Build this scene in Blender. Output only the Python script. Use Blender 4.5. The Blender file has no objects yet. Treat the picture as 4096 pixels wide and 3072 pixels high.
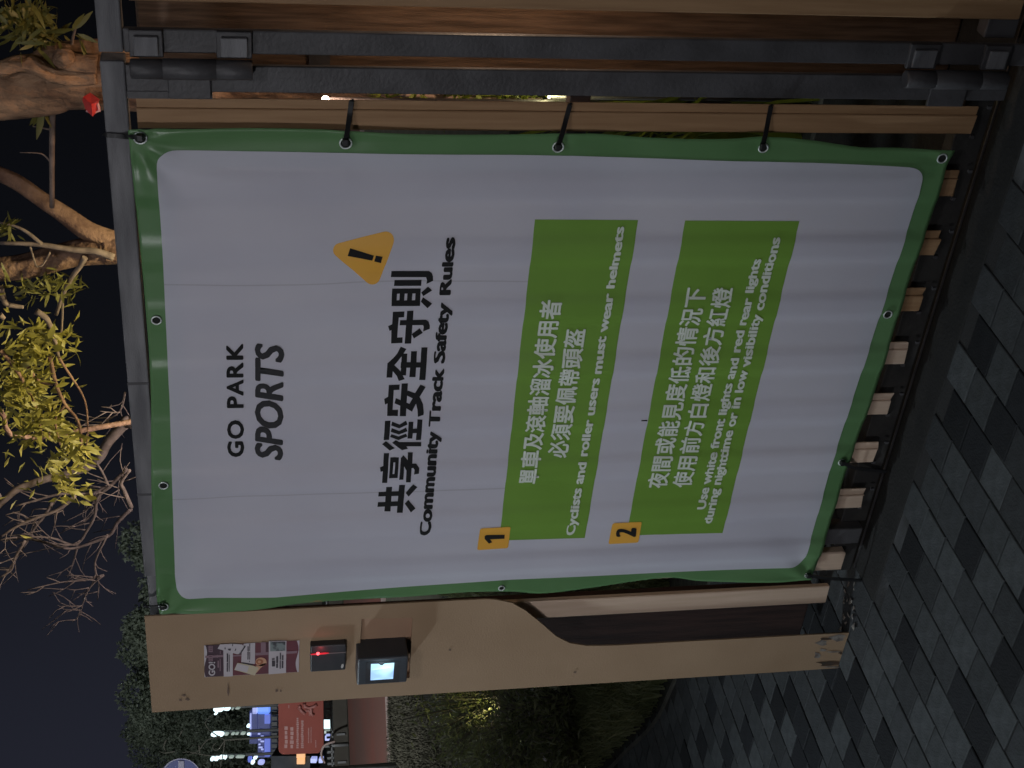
import bpy, bmesh, math, random
from mathutils import Vector, Matrix, noise
C = bpy.context.scene.collection
random.seed(11)
PI = math.pi
rad = math.radians

# ------------------------------------------------------------------ camera
F, YAW, PITCH, ROLL = 5793.3, 0.642238, 0.178835, -0.0250704   # focal length in 4096-wide pixels, angles
CAM = Vector((1.16516, -2.42877, 1.5063))
_f = Vector((-math.sin(YAW)*math.cos(PITCH), math.cos(YAW)*math.cos(PITCH), -math.sin(PITCH)))
_r = Vector((math.cos(YAW), math.sin(YAW), 0)); _u = _r.cross(_f)
RIGHT = math.cos(ROLL)*_r + math.sin(ROLL)*_u
UP = -math.sin(ROLL)*_r + math.cos(ROLL)*_u
cam = bpy.data.cameras.new('camera'); cam_o = bpy.data.objects.new('camera', cam); C.objects.link(cam_o)
cam.sensor_width = 36; cam.lens = F/4096*36; cam.clip_end = 500; cam.clip_start = 0.05
mx = Matrix.Identity(4)
for i in range(3):
    mx[i][0] = -UP[i]; mx[i][1] = RIGHT[i]; mx[i][2] = -_f[i]; mx[i][3] = CAM[i]
cam_o.matrix_world = mx
bpy.context.scene.camera = cam_o

def ray(x, y):
    return (1536-y)/F*RIGHT - (x-2048)/F*UP + _f
def at(x, y, Y=0.0):           # the point of the plane y=Y seen at a pixel of the photograph
    d = ray(x, y); t = (Y-CAM.y)/d.y; return CAM + t*d
def gnd(x, y, Z=0.0):
    d = ray(x, y); t = (Z-CAM.z)/d.z; return CAM + t*d
def far(x, y, D):              # the point at depth D
    return CAM + ray(x, y)*D
def pix(P):
    d = Vector(P)-CAM; z = d.dot(_f)
    return Vector((2048 - F*d.dot(UP)/z, 1536 - F*d.dot(RIGHT)/z)), z

# ------------------------------------------------------------------ world, sky glow, light
sc = bpy.context.scene
w = bpy.data.worlds.new('World'); sc.world = w; w.use_nodes = True
nt = w.node_tree; nt.nodes.clear()
out = nt.nodes.new('ShaderNodeOutputWorld'); bg = nt.nodes.new('ShaderNodeBackground')
tc = nt.nodes.new('ShaderNodeTexCoord'); dot = nt.nodes.new('ShaderNodeVectorMath'); dot.operation = 'DOT_PRODUCT'
dot.inputs[1].default_value = Vector((-0.90, 0.43, 0.06)).normalized()
nt.links.new(tc.outputs['Generated'], dot.inputs[0])
mr = nt.nodes.new('ShaderNodeMapRange'); mr.inputs[1].default_value = 0.72; mr.inputs[2].default_value = 1.0
nt.links.new(dot.outputs['Value'], mr.inputs[0])
cr = nt.nodes.new('ShaderNodeValToRGB')
cr.color_ramp.elements[0].color = (0.0017, 0.0018, 0.0023, 1); cr.color_ramp.elements[1].color = (0.019, 0.0205, 0.032, 1)
e = cr.color_ramp.elements.new(0.62); e.color = (0.0050, 0.0056, 0.0080, 1)
nt.links.new(mr.outputs[0], cr.inputs[0]); nt.links.new(cr.outputs[0], bg.inputs[0]); bg.inputs[1].default_value = 1.0
nt.links.new(bg.outputs[0], out.inputs[0])
sc.view_settings.view_transform = 'Standard'; sc.view_settings.look = 'None'
sc.view_settings.exposure = 0; sc.view_settings.gamma = 1; sc.view_settings.use_curve_mapping = False
sd = bpy.data.lights.new('moonlight', 'SUN'); sd.energy = 0.07; sd.angle = rad(20); sd.color = (0.85, 0.92, 1)
so = bpy.data.objects.new('moonlight', sd); C.objects.link(so)
so.rotation_euler = (Vector((0.35, 0.75, -0.8))).to_track_quat('-Z', 'Y').to_euler()

def lamp(kind, loc, energy, color, size=0.1, aim=None, spot=60, blend=0.5):
    l = bpy.data.lights.new('bulb', kind); l.energy = energy; l.color = color
    if kind == 'AREA': l.shape = 'DISK'; l.size = size
    else: l.shadow_soft_size = size
    if kind == 'SPOT': l.spot_size = rad(spot); l.spot_blend = blend
    o = bpy.data.objects.new('bulb', l); C.objects.link(o); o.location = loc
    if aim is not None: o.rotation_euler = (Vector(aim)-Vector(loc)).to_track_quat('-Z', 'Y').to_euler()
    return o

# ------------------------------------------------------------------ materials
def mat(name, col, rough=0.6, col2=None, scale=8, bump=0.0, bscale=60, bdist=0.004, metal=0.0, spec=0.5, stretch=(1, 1, 1), emit=None, estr=0, detail=6, c0=0.35, c1=0.65, coat=0):
    m = bpy.data.materials.new(name); m.use_nodes = True; n = m.node_tree; b = n.nodes['Principled BSDF']
    b.inputs['Base Color'].default_value = (*col, 1); b.inputs['Roughness'].default_value = rough
    b.inputs['Metallic'].default_value = metal; b.inputs['Specular IOR Level'].default_value = spec
    b.inputs['Coat Weight'].default_value = coat
    t = n.nodes.new('ShaderNodeTexCoord'); mp = n.nodes.new('ShaderNodeMapping'); mp.inputs['Scale'].default_value = stretch
    n.links.new(t.outputs['Object'], mp.inputs[0])
    if col2:
        no = n.nodes.new('ShaderNodeTexNoise'); no.inputs['Scale'].default_value = scale; no.inputs['Detail'].default_value = detail
        r = n.nodes.new('ShaderNodeValToRGB'); r.color_ramp.elements[0].color = (*col, 1); r.color_ramp.elements[1].color = (*col2, 1)
        r.color_ramp.elements[0].position = c0; r.color_ramp.elements[1].position = c1
        n.links.new(mp.outputs[0], no.inputs[0]); n.links.new(no.outputs['Fac'], r.inputs[0]); n.links.new(r.outputs[0], b.inputs['Base Color'])
    if bump:
        nb = n.nodes.new('ShaderNodeTexNoise'); nb.inputs['Scale'].default_value = bscale; nb.inputs['Detail'].default_value = 8
        bp = n.nodes.new('ShaderNodeBump'); bp.inputs['Strength'].default_value = bump; bp.inputs['Distance'].default_value = bdist
        n.links.new(mp.outputs[0], nb.inputs[0]); n.links.new(nb.outputs['Fac'], bp.inputs['Height']); n.links.new(bp.outputs[0], b.inputs['Normal'])
    if emit:
        b.inputs['Emission Color'].default_value = (*emit, 1); b.inputs['Emission Strength'].default_value = estr
    return m
M = {}
M['steel'] = mat('dark_steel', (0.045, 0.043, 0.046), 0.5, (0.072, 0.070, 0.075), 14, 0.25, 120, metal=0.0, spec=0.5)
M['black_steel'] = mat('black_steel', (0.018, 0.017, 0.017), 0.7, (0.03, 0.028, 0.026), 20, 0.3, 90)
M['rail_steel'] = mat('worn_steel', (0.10, 0.10, 0.108), 0.5, (0.20, 0.20, 0.21), 5, 0.3, 90, stretch=(1, 6, 6))
M['wood'] = mat('composite_wood', (0.27, 0.155, 0.075), 0.6, (0.34, 0.205, 0.105), 6, 0.3, 150, stretch=(14, 14, 0.8))
M['wood_lit'] = mat('lamplit_composite_wood', (0.56, 0.42, 0.31), 0.6, (0.62, 0.47, 0.36), 6, 0.3, 150, stretch=(14, 14, 0.8))  # same boards as the brown ones, lamplight on the left put into the colour
M['timber'] = mat('timber', (0.075, 0.046, 0.029), 0.8, (0.17, 0.11, 0.072), 10, 0.5, 60, stretch=(10, 10, 0.7))
M['timber_dark'] = mat('dark_timber', (0.03, 0.014, 0.011), 0.7, (0.06, 0.028, 0.022), 8, 0.4, 60, stretch=(8, 8, 0.8))
M['kiosk'] = mat('terracotta_coat', (0.31, 0.21, 0.125), 0.75, (0.36, 0.25, 0.155), 4, 0.2, 220)
M['kiosk_in'] = mat('terracotta_recess', (0.33, 0.20, 0.13), 0.7, (0.38, 0.24, 0.15), 5, 0.2, 200)
M['green'] = mat('banner_green', (0.11, 0.24, 0.095), 0.34, (0.14, 0.28, 0.12), 5, 0.12, 30, spec=0.5)
M['white'] = mat('banner_white', (0.65, 0.65, 0.755), 0.5, (0.71, 0.71, 0.81), 3, 0.06, 400)
M['boxgreen'] = mat('print_green', (0.15, 0.30, 0.036), 0.5, (0.165, 0.325, 0.042), 6)
M['yellow'] = mat('print_yellow', (0.75, 0.38, 0.045), 0.5, (0.80, 0.42, 0.06), 6)
M['black'] = mat('print_black', (0.012, 0.012, 0.013), 0.75, spec=0.2)
M['greyprint'] = mat('print_dark_grey', (0.035, 0.035, 0.038), 0.75, spec=0.2)
M['paletext'] = mat('print_pale_green', (0.66, 0.72, 0.64), 0.5)
M['tie'] = mat('black_plastic', (0.012, 0.012, 0.013), 0.4)
M['eyelet'] = mat('eyelet_metal', (0.75, 0.80, 0.78), 0.45, metal=0.6)
M['hole'] = mat('dark_hole', (0.01, 0.012, 0.01), 0.9)
M['box'] = mat('reader_plastic', (0.035, 0.037, 0.043), 0.45, (0.05, 0.05, 0.055), 20, 0.1, 300)
M['box2'] = mat('scanner_plastic', (0.05, 0.058, 0.07), 0.4, (0.06, 0.068, 0.08), 20, 0.1, 300)
M['red_led'] = mat('red_led', (0.6, 0.02, 0.02), 0.4, emit=(1, 0.10, 0.12), estr=3.0)
M['red_slit'] = mat('red_light_slit', (0.3, 0.02, 0.02), 0.4, emit=(1, 0.03, 0.06), estr=0.55)
M['slit'] = mat('grey_slit', (0.2, 0.17, 0.17), 0.4)
M['logo'] = mat('pale_logo', (0.5, 0.5, 0.48), 0.5)
M['screen'] = mat('lit_screen', (0.1, 0.1, 0.1), 0.3)
_n = M['screen'].node_tree; _b = _n.nodes['Principled BSDF']; _t = _n.nodes.new('ShaderNodeTexCoord')
_g = _n.nodes.new('ShaderNodeTexNoise'); _g.inputs['Scale'].default_value = 18; _g.inputs['Detail'].default_value = 1
_c = _n.nodes.new('ShaderNodeValToRGB'); _c.color_ramp.elements[0].color = (0.27, 0.46, 0.85, 1); _c.color_ramp.elements[1].color = (0.5, 0.85, 1, 1)
_c.color_ramp.elements[0].position = 0.4; _c.color_ramp.elements[1].position = 0.6
_n.links.new(_t.outputs['Object'], _g.inputs[0]); _n.links.new(_g.outputs['Fac'], _c.inputs[0]); _n.links.new(_c.outputs[0], _b.inputs['Emission Color'])
_b.inputs['Emission Strength'].default_value = 1.5
M['maroon'] = mat('poster_maroon', (0.115, 0.035, 0.05), 0.5, (0.15, 0.035, 0.045), 12)
M['posterdark'] = mat('poster_dark', (0.06, 0.03, 0.045), 0.5)
M['posterwhite'] = mat('poster_white', (0.50, 0.46, 0.49), 0.5)
M['posterpink'] = mat('poster_pink', (0.24, 0.15, 0.18), 0.5)
M['posterblack'] = mat('poster_ink', (0.05, 0.04, 0.05), 0.5)
M['posterskin'] = mat('poster_peach', (0.58, 0.32, 0.20), 0.5)
M['posterorange'] = mat('poster_orange', (0.36, 0.13, 0.06), 0.5)
M['postercream'] = mat('poster_cream', (0.52, 0.45, 0.32), 0.5)
M['posterphoto'] = mat('poster_photo', (0.20, 0.24, 0.24), 0.5, (0.05, 0.05, 0.06), 60, c0=0.45, c1=0.6)
M['poster_wood'] = mat('poster_back', (0.40, 0.27, 0.2), 0.5)
M['rust'] = mat('rust_stain', (0.07, 0.035, 0.018), 0.9, (0.035, 0.028, 0.02), 60)
M['scuff'] = mat('scuff_grime', (0.15, 0.10, 0.075), 0.85)
M['chip'] = mat('bare_concrete', (0.28, 0.26, 0.23), 0.9, (0.12, 0.10, 0.09), 60)
M['paver_l'] = mat('paver_grey', (0.040, 0.044, 0.046), 0.7, (0.062, 0.068, 0.071), 30, 0.5, 160, spec=0.22)
M['paver_m'] = mat('paver_mid', (0.034, 0.037, 0.039), 0.7, (0.048, 0.052, 0.055), 30, 0.5, 160, spec=0.22)
M['paver_d'] = mat('paver_dark', (0.0095, 0.0105, 0.0125), 0.7, (0.014, 0.0155, 0.018), 30, 0.5, 160, spec=0.22)
M['joint'] = mat('joint_sand', (0.02, 0.02, 0.02), 0.95, (0.20, 0.21, 0.22), 2.2, 0.4, 200, c0=0.5, c1=0.72)
M['kerb'] = mat('dark_ground', (0.007, 0.007, 0.006), 0.85, (0.013, 0.012, 0.011), 20, 0.5, 120)
M['bedkerb'] = mat('bed_kerb_concrete', (0.06, 0.06, 0.05), 0.85, (0.10, 0.10, 0.085), 14, 0.5, 120)
M['soil'] = mat('soil', (0.012, 0.012, 0.008), 0.95, (0.03, 0.032, 0.02), 25, 0.8, 60)
M['lawn'] = mat('lawn_grass', (0.075, 0.072, 0.046), 0.95, (0.105, 0.095, 0.068), 3.0, 0.9, 50, detail=10)
M['track'] = mat('running_track', (0.20, 0.070, 0.05), 0.9, (0.155, 0.08, 0.062), 0.5, 0.3, 40, detail=10)
M['whitekerb'] = mat('pale_edging', (0.42, 0.32, 0.29), 0.8)
M['bark'] = mat('bark', (0.10, 0.055, 0.035), 0.85, (0.40, 0.25, 0.15), 9, 1.0, 30, 0.02, stretch=(1.5, 1.5, 0.7))
M['bark_mid'] = mat('smooth_bark', (0.13, 0.07, 0.05), 0.85, (0.30, 0.18, 0.12), 14, 1.0, 45, 0.01)
M['twig'] = mat('bare_twig', (0.14, 0.105, 0.09), 0.85, (0.25, 0.19, 0.16), 30)
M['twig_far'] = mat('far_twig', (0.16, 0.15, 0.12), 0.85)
def leafmat(name, c, c2):
    m = mat(name, c, 0.5, c2, 3, detail=2)
    b = m.node_tree.nodes['Principled BSDF']
    n = m.node_tree; tr = n.nodes.new('ShaderNodeBsdfTranslucent'); tr.inputs[0].default_value = (c2[0]*1.3, c2[1]*1.4, c2[2], 1)
    mxs = n.nodes.new('ShaderNodeMixShader'); mxs.inputs[0].default_value = 0.3
    o = n.nodes['Material Output']; n.links.new(b.outputs[0], mxs.inputs[1]); n.links.new(tr.outputs[0], mxs.inputs[2]); n.links.new(mxs.outputs[0], o.inputs[0])
    return m
M['leaf'] = leafmat('willow_leaf', (0.14, 0.14, 0.035), (0.22, 0.20, 0.055))
M['leaf_y'] = leafmat('yellowed_leaf', (0.22, 0.21, 0.045), (0.38, 0.33, 0.08))
M['leaf_g'] = leafmat('shrub_leaf', (0.10, 0.115, 0.055), (0.30, 0.32, 0.18))
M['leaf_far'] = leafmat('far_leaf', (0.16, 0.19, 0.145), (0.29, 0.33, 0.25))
M['leaf_strap'] = leafmat('strap_leaf', (0.09, 0.13, 0.015), (0.18, 0.20, 0.03))
M['red'] = mat('red_plastic', (0.65, 0.03, 0.03), 0.35, (0.75, 0.09, 0.09), 20)
M['pale_red'] = mat('pale_pink_edge', (0.7, 0.4, 0.4), 0.4)
M['signred'] = mat('sign_red', (0.25, 0.045, 0.027), 0.7, (0.28, 0.052, 0.032), 2)
M['signtext'] = mat('sign_lettering', (0.36, 0.14, 0.12), 0.5)
M['blue'] = mat('sign_blue', (0.018, 0.023, 0.10), 0.6, (0.022, 0.028, 0.12), 6)
M['signwhite'] = mat('sign_white', (0.15, 0.14, 0.19), 0.5)
M['metalgrey'] = mat('grey_metal', (0.2, 0.2, 0.2), 0.5)
M['darkwall'] = mat('low_wall', (0.055, 0.047, 0.036), 0.85, (0.07, 0.062, 0.05), 2, 0.3, 20)
M['lamp_white'] = mat('lamp_glow', (0.8, 0.8, 0.8), 0.4, emit=(0.72, 0.95, 1.0), estr=1.5)
M['lamp_dim'] = mat('lamp_glow_dim', (0.5, 0.5, 0.5), 0.4, emit=(0.55, 0.7, 0.6), estr=0.4)
M['lamp_warm'] = mat('lamp_warm', (0.8, 0.8, 0.8), 0.4, emit=(1.0, 0.85, 0.7), estr=6)
M['orange_win'] = mat('warm_window', (0.4, 0.3, 0.2), 0.4, emit=(0.90, 0.45, 0.18), estr=0.95)
M['blue_win'] = mat('blue_lit_panel', (0.1, 0.12, 0.3), 0.4, emit=(0.12, 0.17, 0.62), estr=0.85)
M['blue_dim'] = mat('blue_dim_panel', (0.08, 0.09, 0.2), 0.4, (0.04, 0.05, 0.1), 1.5, emit=(0.10, 0.12, 0.36), estr=0.28)
M['blue_white'] = mat('blue_white_letters', (0.4, 0.4, 0.6), 0.4, emit=(0.45, 0.52, 1.0), estr=0.75)
M['screenblue'] = mat('bright_blue_screen', (0.2, 0.3, 0.8), 0.4, (0.3, 0.5, 1.0), 2.0, emit=(0.16, 0.32, 0.95), estr=1.0)
M['farwall'] = mat('far_wall', (0.07, 0.08, 0.09), 0.8, (0.12, 0.13, 0.15), 2.5)

def vary(k, lo, hi):
    n = M[k].node_tree; b = n.nodes['Principled BSDF']; src = b.inputs['Base Color'].links[0].from_socket
    oi = n.nodes.new('ShaderNodeObjectInfo'); mr_ = n.nodes.new('ShaderNodeMapRange'); mr_.inputs[3].default_value = lo; mr_.inputs[4].default_value = hi
    hs = n.nodes.new('ShaderNodeHueSaturation'); n.links.new(oi.outputs['Random'], mr_.inputs[0]); n.links.new(mr_.outputs[0], hs.inputs['Value'])
    n.links.new(src, hs.inputs['Color']); n.links.new(hs.outputs[0], b.inputs['Base Color'])
for k in ('wood', 'wood_lit'): vary(k, 0.85, 1.12)
for k in ('paver_l', 'paver_m', 'paver_d'): vary(k, 0.75, 1.3)
# the printed white sheet carries two long fold creases, their shade painted as thin dark lines
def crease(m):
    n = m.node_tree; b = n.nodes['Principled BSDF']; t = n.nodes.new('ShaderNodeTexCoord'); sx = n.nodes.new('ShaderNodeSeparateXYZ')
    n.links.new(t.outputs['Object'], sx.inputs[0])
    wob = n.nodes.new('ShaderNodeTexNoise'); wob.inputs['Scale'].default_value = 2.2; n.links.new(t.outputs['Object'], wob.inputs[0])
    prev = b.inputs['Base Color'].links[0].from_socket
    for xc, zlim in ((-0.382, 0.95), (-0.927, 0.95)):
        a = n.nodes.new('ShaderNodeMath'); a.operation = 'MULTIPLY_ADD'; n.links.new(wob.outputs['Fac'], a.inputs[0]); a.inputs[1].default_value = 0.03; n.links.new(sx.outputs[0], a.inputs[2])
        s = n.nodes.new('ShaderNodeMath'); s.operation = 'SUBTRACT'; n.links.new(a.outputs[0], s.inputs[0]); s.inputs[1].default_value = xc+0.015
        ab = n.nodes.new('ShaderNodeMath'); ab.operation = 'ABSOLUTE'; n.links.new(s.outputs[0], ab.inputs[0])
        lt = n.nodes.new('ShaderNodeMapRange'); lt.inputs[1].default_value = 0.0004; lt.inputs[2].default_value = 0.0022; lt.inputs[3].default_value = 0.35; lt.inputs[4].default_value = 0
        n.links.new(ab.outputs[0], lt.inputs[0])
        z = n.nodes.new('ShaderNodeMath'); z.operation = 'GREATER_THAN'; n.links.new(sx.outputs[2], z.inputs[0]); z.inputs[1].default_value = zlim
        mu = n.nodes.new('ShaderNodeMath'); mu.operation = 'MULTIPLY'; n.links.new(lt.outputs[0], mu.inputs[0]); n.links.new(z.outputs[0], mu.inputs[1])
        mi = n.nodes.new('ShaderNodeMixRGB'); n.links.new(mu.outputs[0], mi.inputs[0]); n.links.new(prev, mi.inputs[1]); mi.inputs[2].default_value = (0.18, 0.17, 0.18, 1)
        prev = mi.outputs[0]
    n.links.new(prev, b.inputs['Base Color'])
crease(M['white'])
for k_, tint in (('white', (0.80, 0.78, 0.80)), ('green', (0.10, 0.35, 0.10))):     # thin vinyl lets some light through
    n_ = M[k_].node_tree; t_ = n_.nodes.new('ShaderNodeBsdfTranslucent'); t_.inputs[0].default_value = (*tint, 1)
    x_ = n_.nodes.new('ShaderNodeMixShader'); x_.inputs[0].default_value = 0.28 if k_ == 'white' else 0.15
    o_ = n_.nodes['Material Output']; n_.links.new(n_.nodes['Principled BSDF'].outputs[0], x_.inputs[1]); n_.links.new(t_.outputs[0], x_.inputs[2]); n_.links.new(x_.outputs[0], o_.inputs[0])

# ------------------------------------------------------------------ helpers
def obj(name, me, m=None, parent=None):
    if isinstance(me, bmesh.types.BMesh):
        b = me; me = bpy.data.meshes.new(name); b.to_mesh(me); b.free()
    o = bpy.data.objects.new(name, me); C.objects.link(o)
    if m is not None and not me.materials: me.materials.append(M[m] if isinstance(m, str) else m)
    if parent is not None: put(o, parent)
    return o
def put(o, parent):      # parts are written in world coordinates, things stand at their base
    o.parent = parent; o.matrix_parent_inverse = Matrix.Translation(parent_loc(parent)).inverted()
def parent_loc(p):
    v = Vector(p.location) if p.parent is None else Vector(p.location)*0 + ROOT.get(p.name, Vector())
    return v
ROOT = {}
def thing(name, label, cat, loc=(0, 0, 0), group=None):
    o = bpy.data.objects.new(name, None); C.objects.link(o); o.location = loc; o.empty_display_size = 0.1
    o['label'] = label; o['category'] = cat
    if group: o['group'] = group
    return o
def tag(o, label, cat, group=None):
    o['label'] = label; o['category'] = cat
    if group: o['group'] = group
    return o
def sub(o, part):        # a sub-part: both were written in world coordinates
    o.parent = part; o.matrix_parent_inverse = Matrix.Identity(4)
    o.matrix_parent_inverse = (part.matrix_parent_inverse.inverted() if False else Matrix.Identity(4))
    return o
def box(bm, x0, x1, y0, y1, z0, z1, bev=0.0):
    r = bmesh.ops.create_cube(bm, size=1)
    for v in r['verts']:
        v.co = Vector(((x0+x1)/2+v.co.x*(x1-x0), (y0+y1)/2+v.co.y*(y1-y0), (z0+z1)/2+v.co.z*(z1-z0)))
    if bev:
        es = {e for v in r['verts'] for e in v.link_edges}
        bmesh.ops.bevel(bm, geom=list(es), offset=bev, segments=2, affect='EDGES', profile=0.5)
    return bm
def bx(*a, **k): return box(bmesh.new(), *a, **k)
def tube(bm, pts, radii, n=8, wob=0.0, cap=True):
    rings = []; pts = [Vector(p) for p in pts]
    for i, p in enumerate(pts):
        d = (pts[min(i+1, len(pts)-1)]-pts[max(i-1, 0)]).normalized()
        a = d.orthogonal().normalized() if i == 0 else (a-d*a.dot(d)).normalized()
        b = d.cross(a); ring = []
        for k in range(n):
            th = 2*PI*k/n; rr = radii[i]
            if wob: rr *= 1+wob*noise.noise(p*4+Vector((math.cos(th), math.sin(th), 0))*1.3)
            ring.append(bm.verts.new(p+(a*math.cos(th)+b*math.sin(th))*rr))
        rings.append(ring)
    for i in range(len(rings)-1):
        for k in range(n):
            f = bm.faces.new((rings[i][k], rings[i][(k+1) % n], rings[i+1][(k+1) % n], rings[i+1][k])); f.smooth = True
    if cap:
        bm.faces.new(rings[0][::-1]); bm.faces.new(rings[-1])
    return bm
def smooth_path(pts, sub_=4):
    out = []; P = [Vector(p) for p in pts]
    P = [P[0]*2-P[1]]+P+[P[-1]*2-P[-2]]
    for i in range(1, len(P)-2):
        for s in range(sub_):
            t = s/sub_
            out.append(0.5*((2*P[i])+(P[i+1]-P[i-1])*t+(2*P[i-1]-5*P[i]+4*P[i+1]-P[i+2])*t*t+(3*P[i]-P[i-1]-3*P[i+1]+P[i+2])*t**3))
    out.append(P[-2]); return out
def lerp(a, b, t): return a+(b-a)*t
def fill(polys, extrude=0.0, bevel=0.0):         # filled outline(s) in 2D, later ones are holes; returns a mesh in its XY plane
    cu = bpy.data.curves.new('c', 'CURVE'); cu.dimensions = '2D'; cu.fill_mode = 'BOTH' if not extrude else 'BOTH'; cu.extrude = extrude
    for p in polys:
        s = cu.splines.new('POLY'); s.points.add(len(p)-1); s.use_cyclic_u = True
        for i, q in enumerate(p): s.points[i].co = (q[0], q[1], 0, 1)
    o = bpy.data.objects.new('c', cu); C.objects.link(o); bpy.context.view_layer.update()
    me = bpy.data.meshes.new_from_object(o.evaluated_get(bpy.context.evaluated_depsgraph_get()))
    bpy.data.objects.remove(o); return me

# ------------------------------------------------------------------ the ground
def struct(o): o['kind'] = 'structure'; return o
bm = bmesh.new(); bmesh.ops.create_grid(bm, x_segments=2, y_segments=2, size=200)
for v in bm.verts: v.co.z = -0.06
struct(obj('ground', bm, 'lawn'))
curve = [(1.6, 0.97), (0.5, 0.97), (-1, 0.97), (-2.25, 0.98), (-2.9, 1.11), (-3.15, 1.19), (-3.54, 1.39), (-4.10, 1.69), (-5.0, 2.3), (-6.2, 3.3), (-8, 5)]
CP = [Vector((x, y, 0)) for x, y in curve]
CS = smooth_path(CP, 6)
def curveY(x):
    for a, b in zip(CS, CS[1:]):
        if b.x <= x <= a.x: return lerp(a.y, b.y, (x-a.x)/(b.x-a.x) if b.x != a.x else 0)
    return 0.97 if x > 0 else 5
# paving: bed sheet and pavers
bm = bmesh.new()
top = [bm.verts.new((p.x, p.y, -0.0035)) for p in CS]; bot = [bm.verts.new((p.x, -5.5, -0.0035)) for p in CS]
for i in range(len(CS)-1): bm.faces.new((top[i], top[i+1], bot[i+1], bot[i]))
# right part
v = [bm.verts.new(c) for c in ((1.6, -5.5, -0.0035), (4, -5.5, -0.0035), (4, 0.97, -0.0035), (1.6, 0.97, -0.0035))]; bm.faces.new(v)
bmesh.ops.recalc_face_normals(bm, faces=bm.faces)
paving = struct(obj('paving', bm, 'joint'))
T = 0.0985
def paver_bm(bm, c, sx, sy, rot, h=0.0):
    g = 0.0016; hx, hy = sx/2-g, sy/2-g; b = 0.0022
    lo = [bm.verts.new(c+rot@Vector((a*hx, d*hy, -0.02))) for a, d in ((-1, -1), (1, -1), (1, 1), (-1, 1))]
    md = [bm.verts.new(c+rot@Vector((a*hx, d*hy, -b*0.7))) for a, d in ((-1, -1), (1, -1), (1, 1), (-1, 1))]
    tp = [bm.verts.new(c+rot@Vector((a*(hx-b), d*(hy-b), 0))) for a, d in ((-1, -1), (1, -1), (1, 1), (-1, 1))]
    for k in range(4):
        bm.faces.new((lo[k], lo[(k+1) % 4], md[(k+1) % 4], md[k])); bm.faces.new((md[k], md[(k+1) % 4], tp[(k+1) % 4], tp[k]))
    bm.faces.new(tp)
pmesh = []
for i, mm in enumerate(('paver_l', 'paver_m', 'paver_d')):
    b = bmesh.new(); paver_bm(b, Vector(), T, T, Matrix.Identity(3)); me = bpy.data.meshes.new('paver'); b.to_mesh(me); b.free(); me.materials.append(M[mm]); pmesh.append(me)
tiles = []
rr = random.Random(5)
for i in range(-75, 30):
    x = -1.012+T*(i+0.5)
    off = 0.0 if i % 2 == 0 else 0.058
    for j in range(-32, 40):
        y = -0.355+off+T*(j+0.5)
        if x < -6 and y < -1.2: continue
        if y > curveY(x)-0.09 or (y > -0.065 and x > -1.32) or y < -2.9: continue
        k = rr.choices((0, 1, 2), (0.40, 0.34, 0.26+0.25*noise.noise(Vector((x*1.5, y*1.5, 4)))))[0]
        p, z = pix((x, y, 0)); vis = -90 < p.x < 4190 and -90 < p.y < 3160 and z > 0.5
        hid = (p.x < 3250 and p.y < 2450 and p.x > 600) or (y > 0.03 and x > -1.6)
        area = 0 if (not vis or hid) else 1/(z**3)*(CAM.z)
        tiles.append((area, x, y, k))
tiles.sort(key=lambda t: -t[0])
smalls = [bmesh.new() for _ in range(3)]
nt_ = 0
for a, x, y, k in tiles:
    rot = Matrix.Rotation(rr.gauss(0, 0.004), 3, 'X')@Matrix.Rotation(rr.gauss(0, 0.004), 3, 'Y')@Matrix.Rotation(rr.gauss(0, 0.004), 3, 'Z')
    c = Vector((x, y, rr.gauss(0, 0.0007)))
    if a > 0 and nt_ < 295:
        nt_ += 1; o = bpy.data.objects.new('paver', pmesh[k]); C.objects.link(o); o.parent = paving
        o.location = c; o.rotation_euler = rot.to_euler()
    else: paver_bm(smalls[k], c, T, T, rot)
for k, mm in enumerate(('paver_l', 'paver_m', 'paver_d')):
    o = obj('small_pavers', smalls[k], mm, paving); o['kind'] = 'stuff'
# even dark ground strip under and behind the fence
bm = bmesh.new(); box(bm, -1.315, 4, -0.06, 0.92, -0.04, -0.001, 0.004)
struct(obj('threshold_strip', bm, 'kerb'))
struct(obj('metal_edging', bx(-1.315, 4, 0.066, 0.0705, -0.001, 0.004, 0.001), 'steel'))
# planting bed kerb, soil and lawn
bm = bmesh.new(); n_ = len(CS); R_ = []
for i, p in enumerate(CS):
    d = (CS[min(i+1, n_-1)]-CS[max(i-1, 0)]).normalized(); nn = Vector((d.y, -d.x, 0)); nn = nn if nn.y > 0 else -nn
    prof = [(-0.07, -0.05), (-0.07, 0.0), (-0.067, 0.003), (-0.052, 0.003), (-0.052, -0.05)]
    R_.append([bm.verts.new(p+nn*a+Vector((0, 0, z))) for a, z in prof])
for i in range(n_-1):
    for k in range(4): bm.faces.new((R_[i][k], R_[i+1][k], R_[i+1][k+1], R_[i][k+1]))
bmesh.ops.recalc_face_normals(bm, faces=bm.faces)
struct(obj('bed_kerb', bm, 'bedkerb'))
bm = bmesh.new(); P_ = []
for i, p in enumerate(CS):
    P_.append([bm.verts.new((p.x-0.0*k+(-0.35*k if p.x < -1 else 0), p.y-0.05*(k==0)+k*0.5, -0.004 if k == 0 else 0.012+0.03*noise.noise(Vector((p.x, k, 0))))) for k in range(9)])
for i in range(n_-1):
    for k in range(8): bm.faces.new((P_[i][k], P_[i+1][k], P_[i+1][k+1], P_[i][k+1]))
struct(obj('planting_bed', bm, 'soil'))
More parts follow.
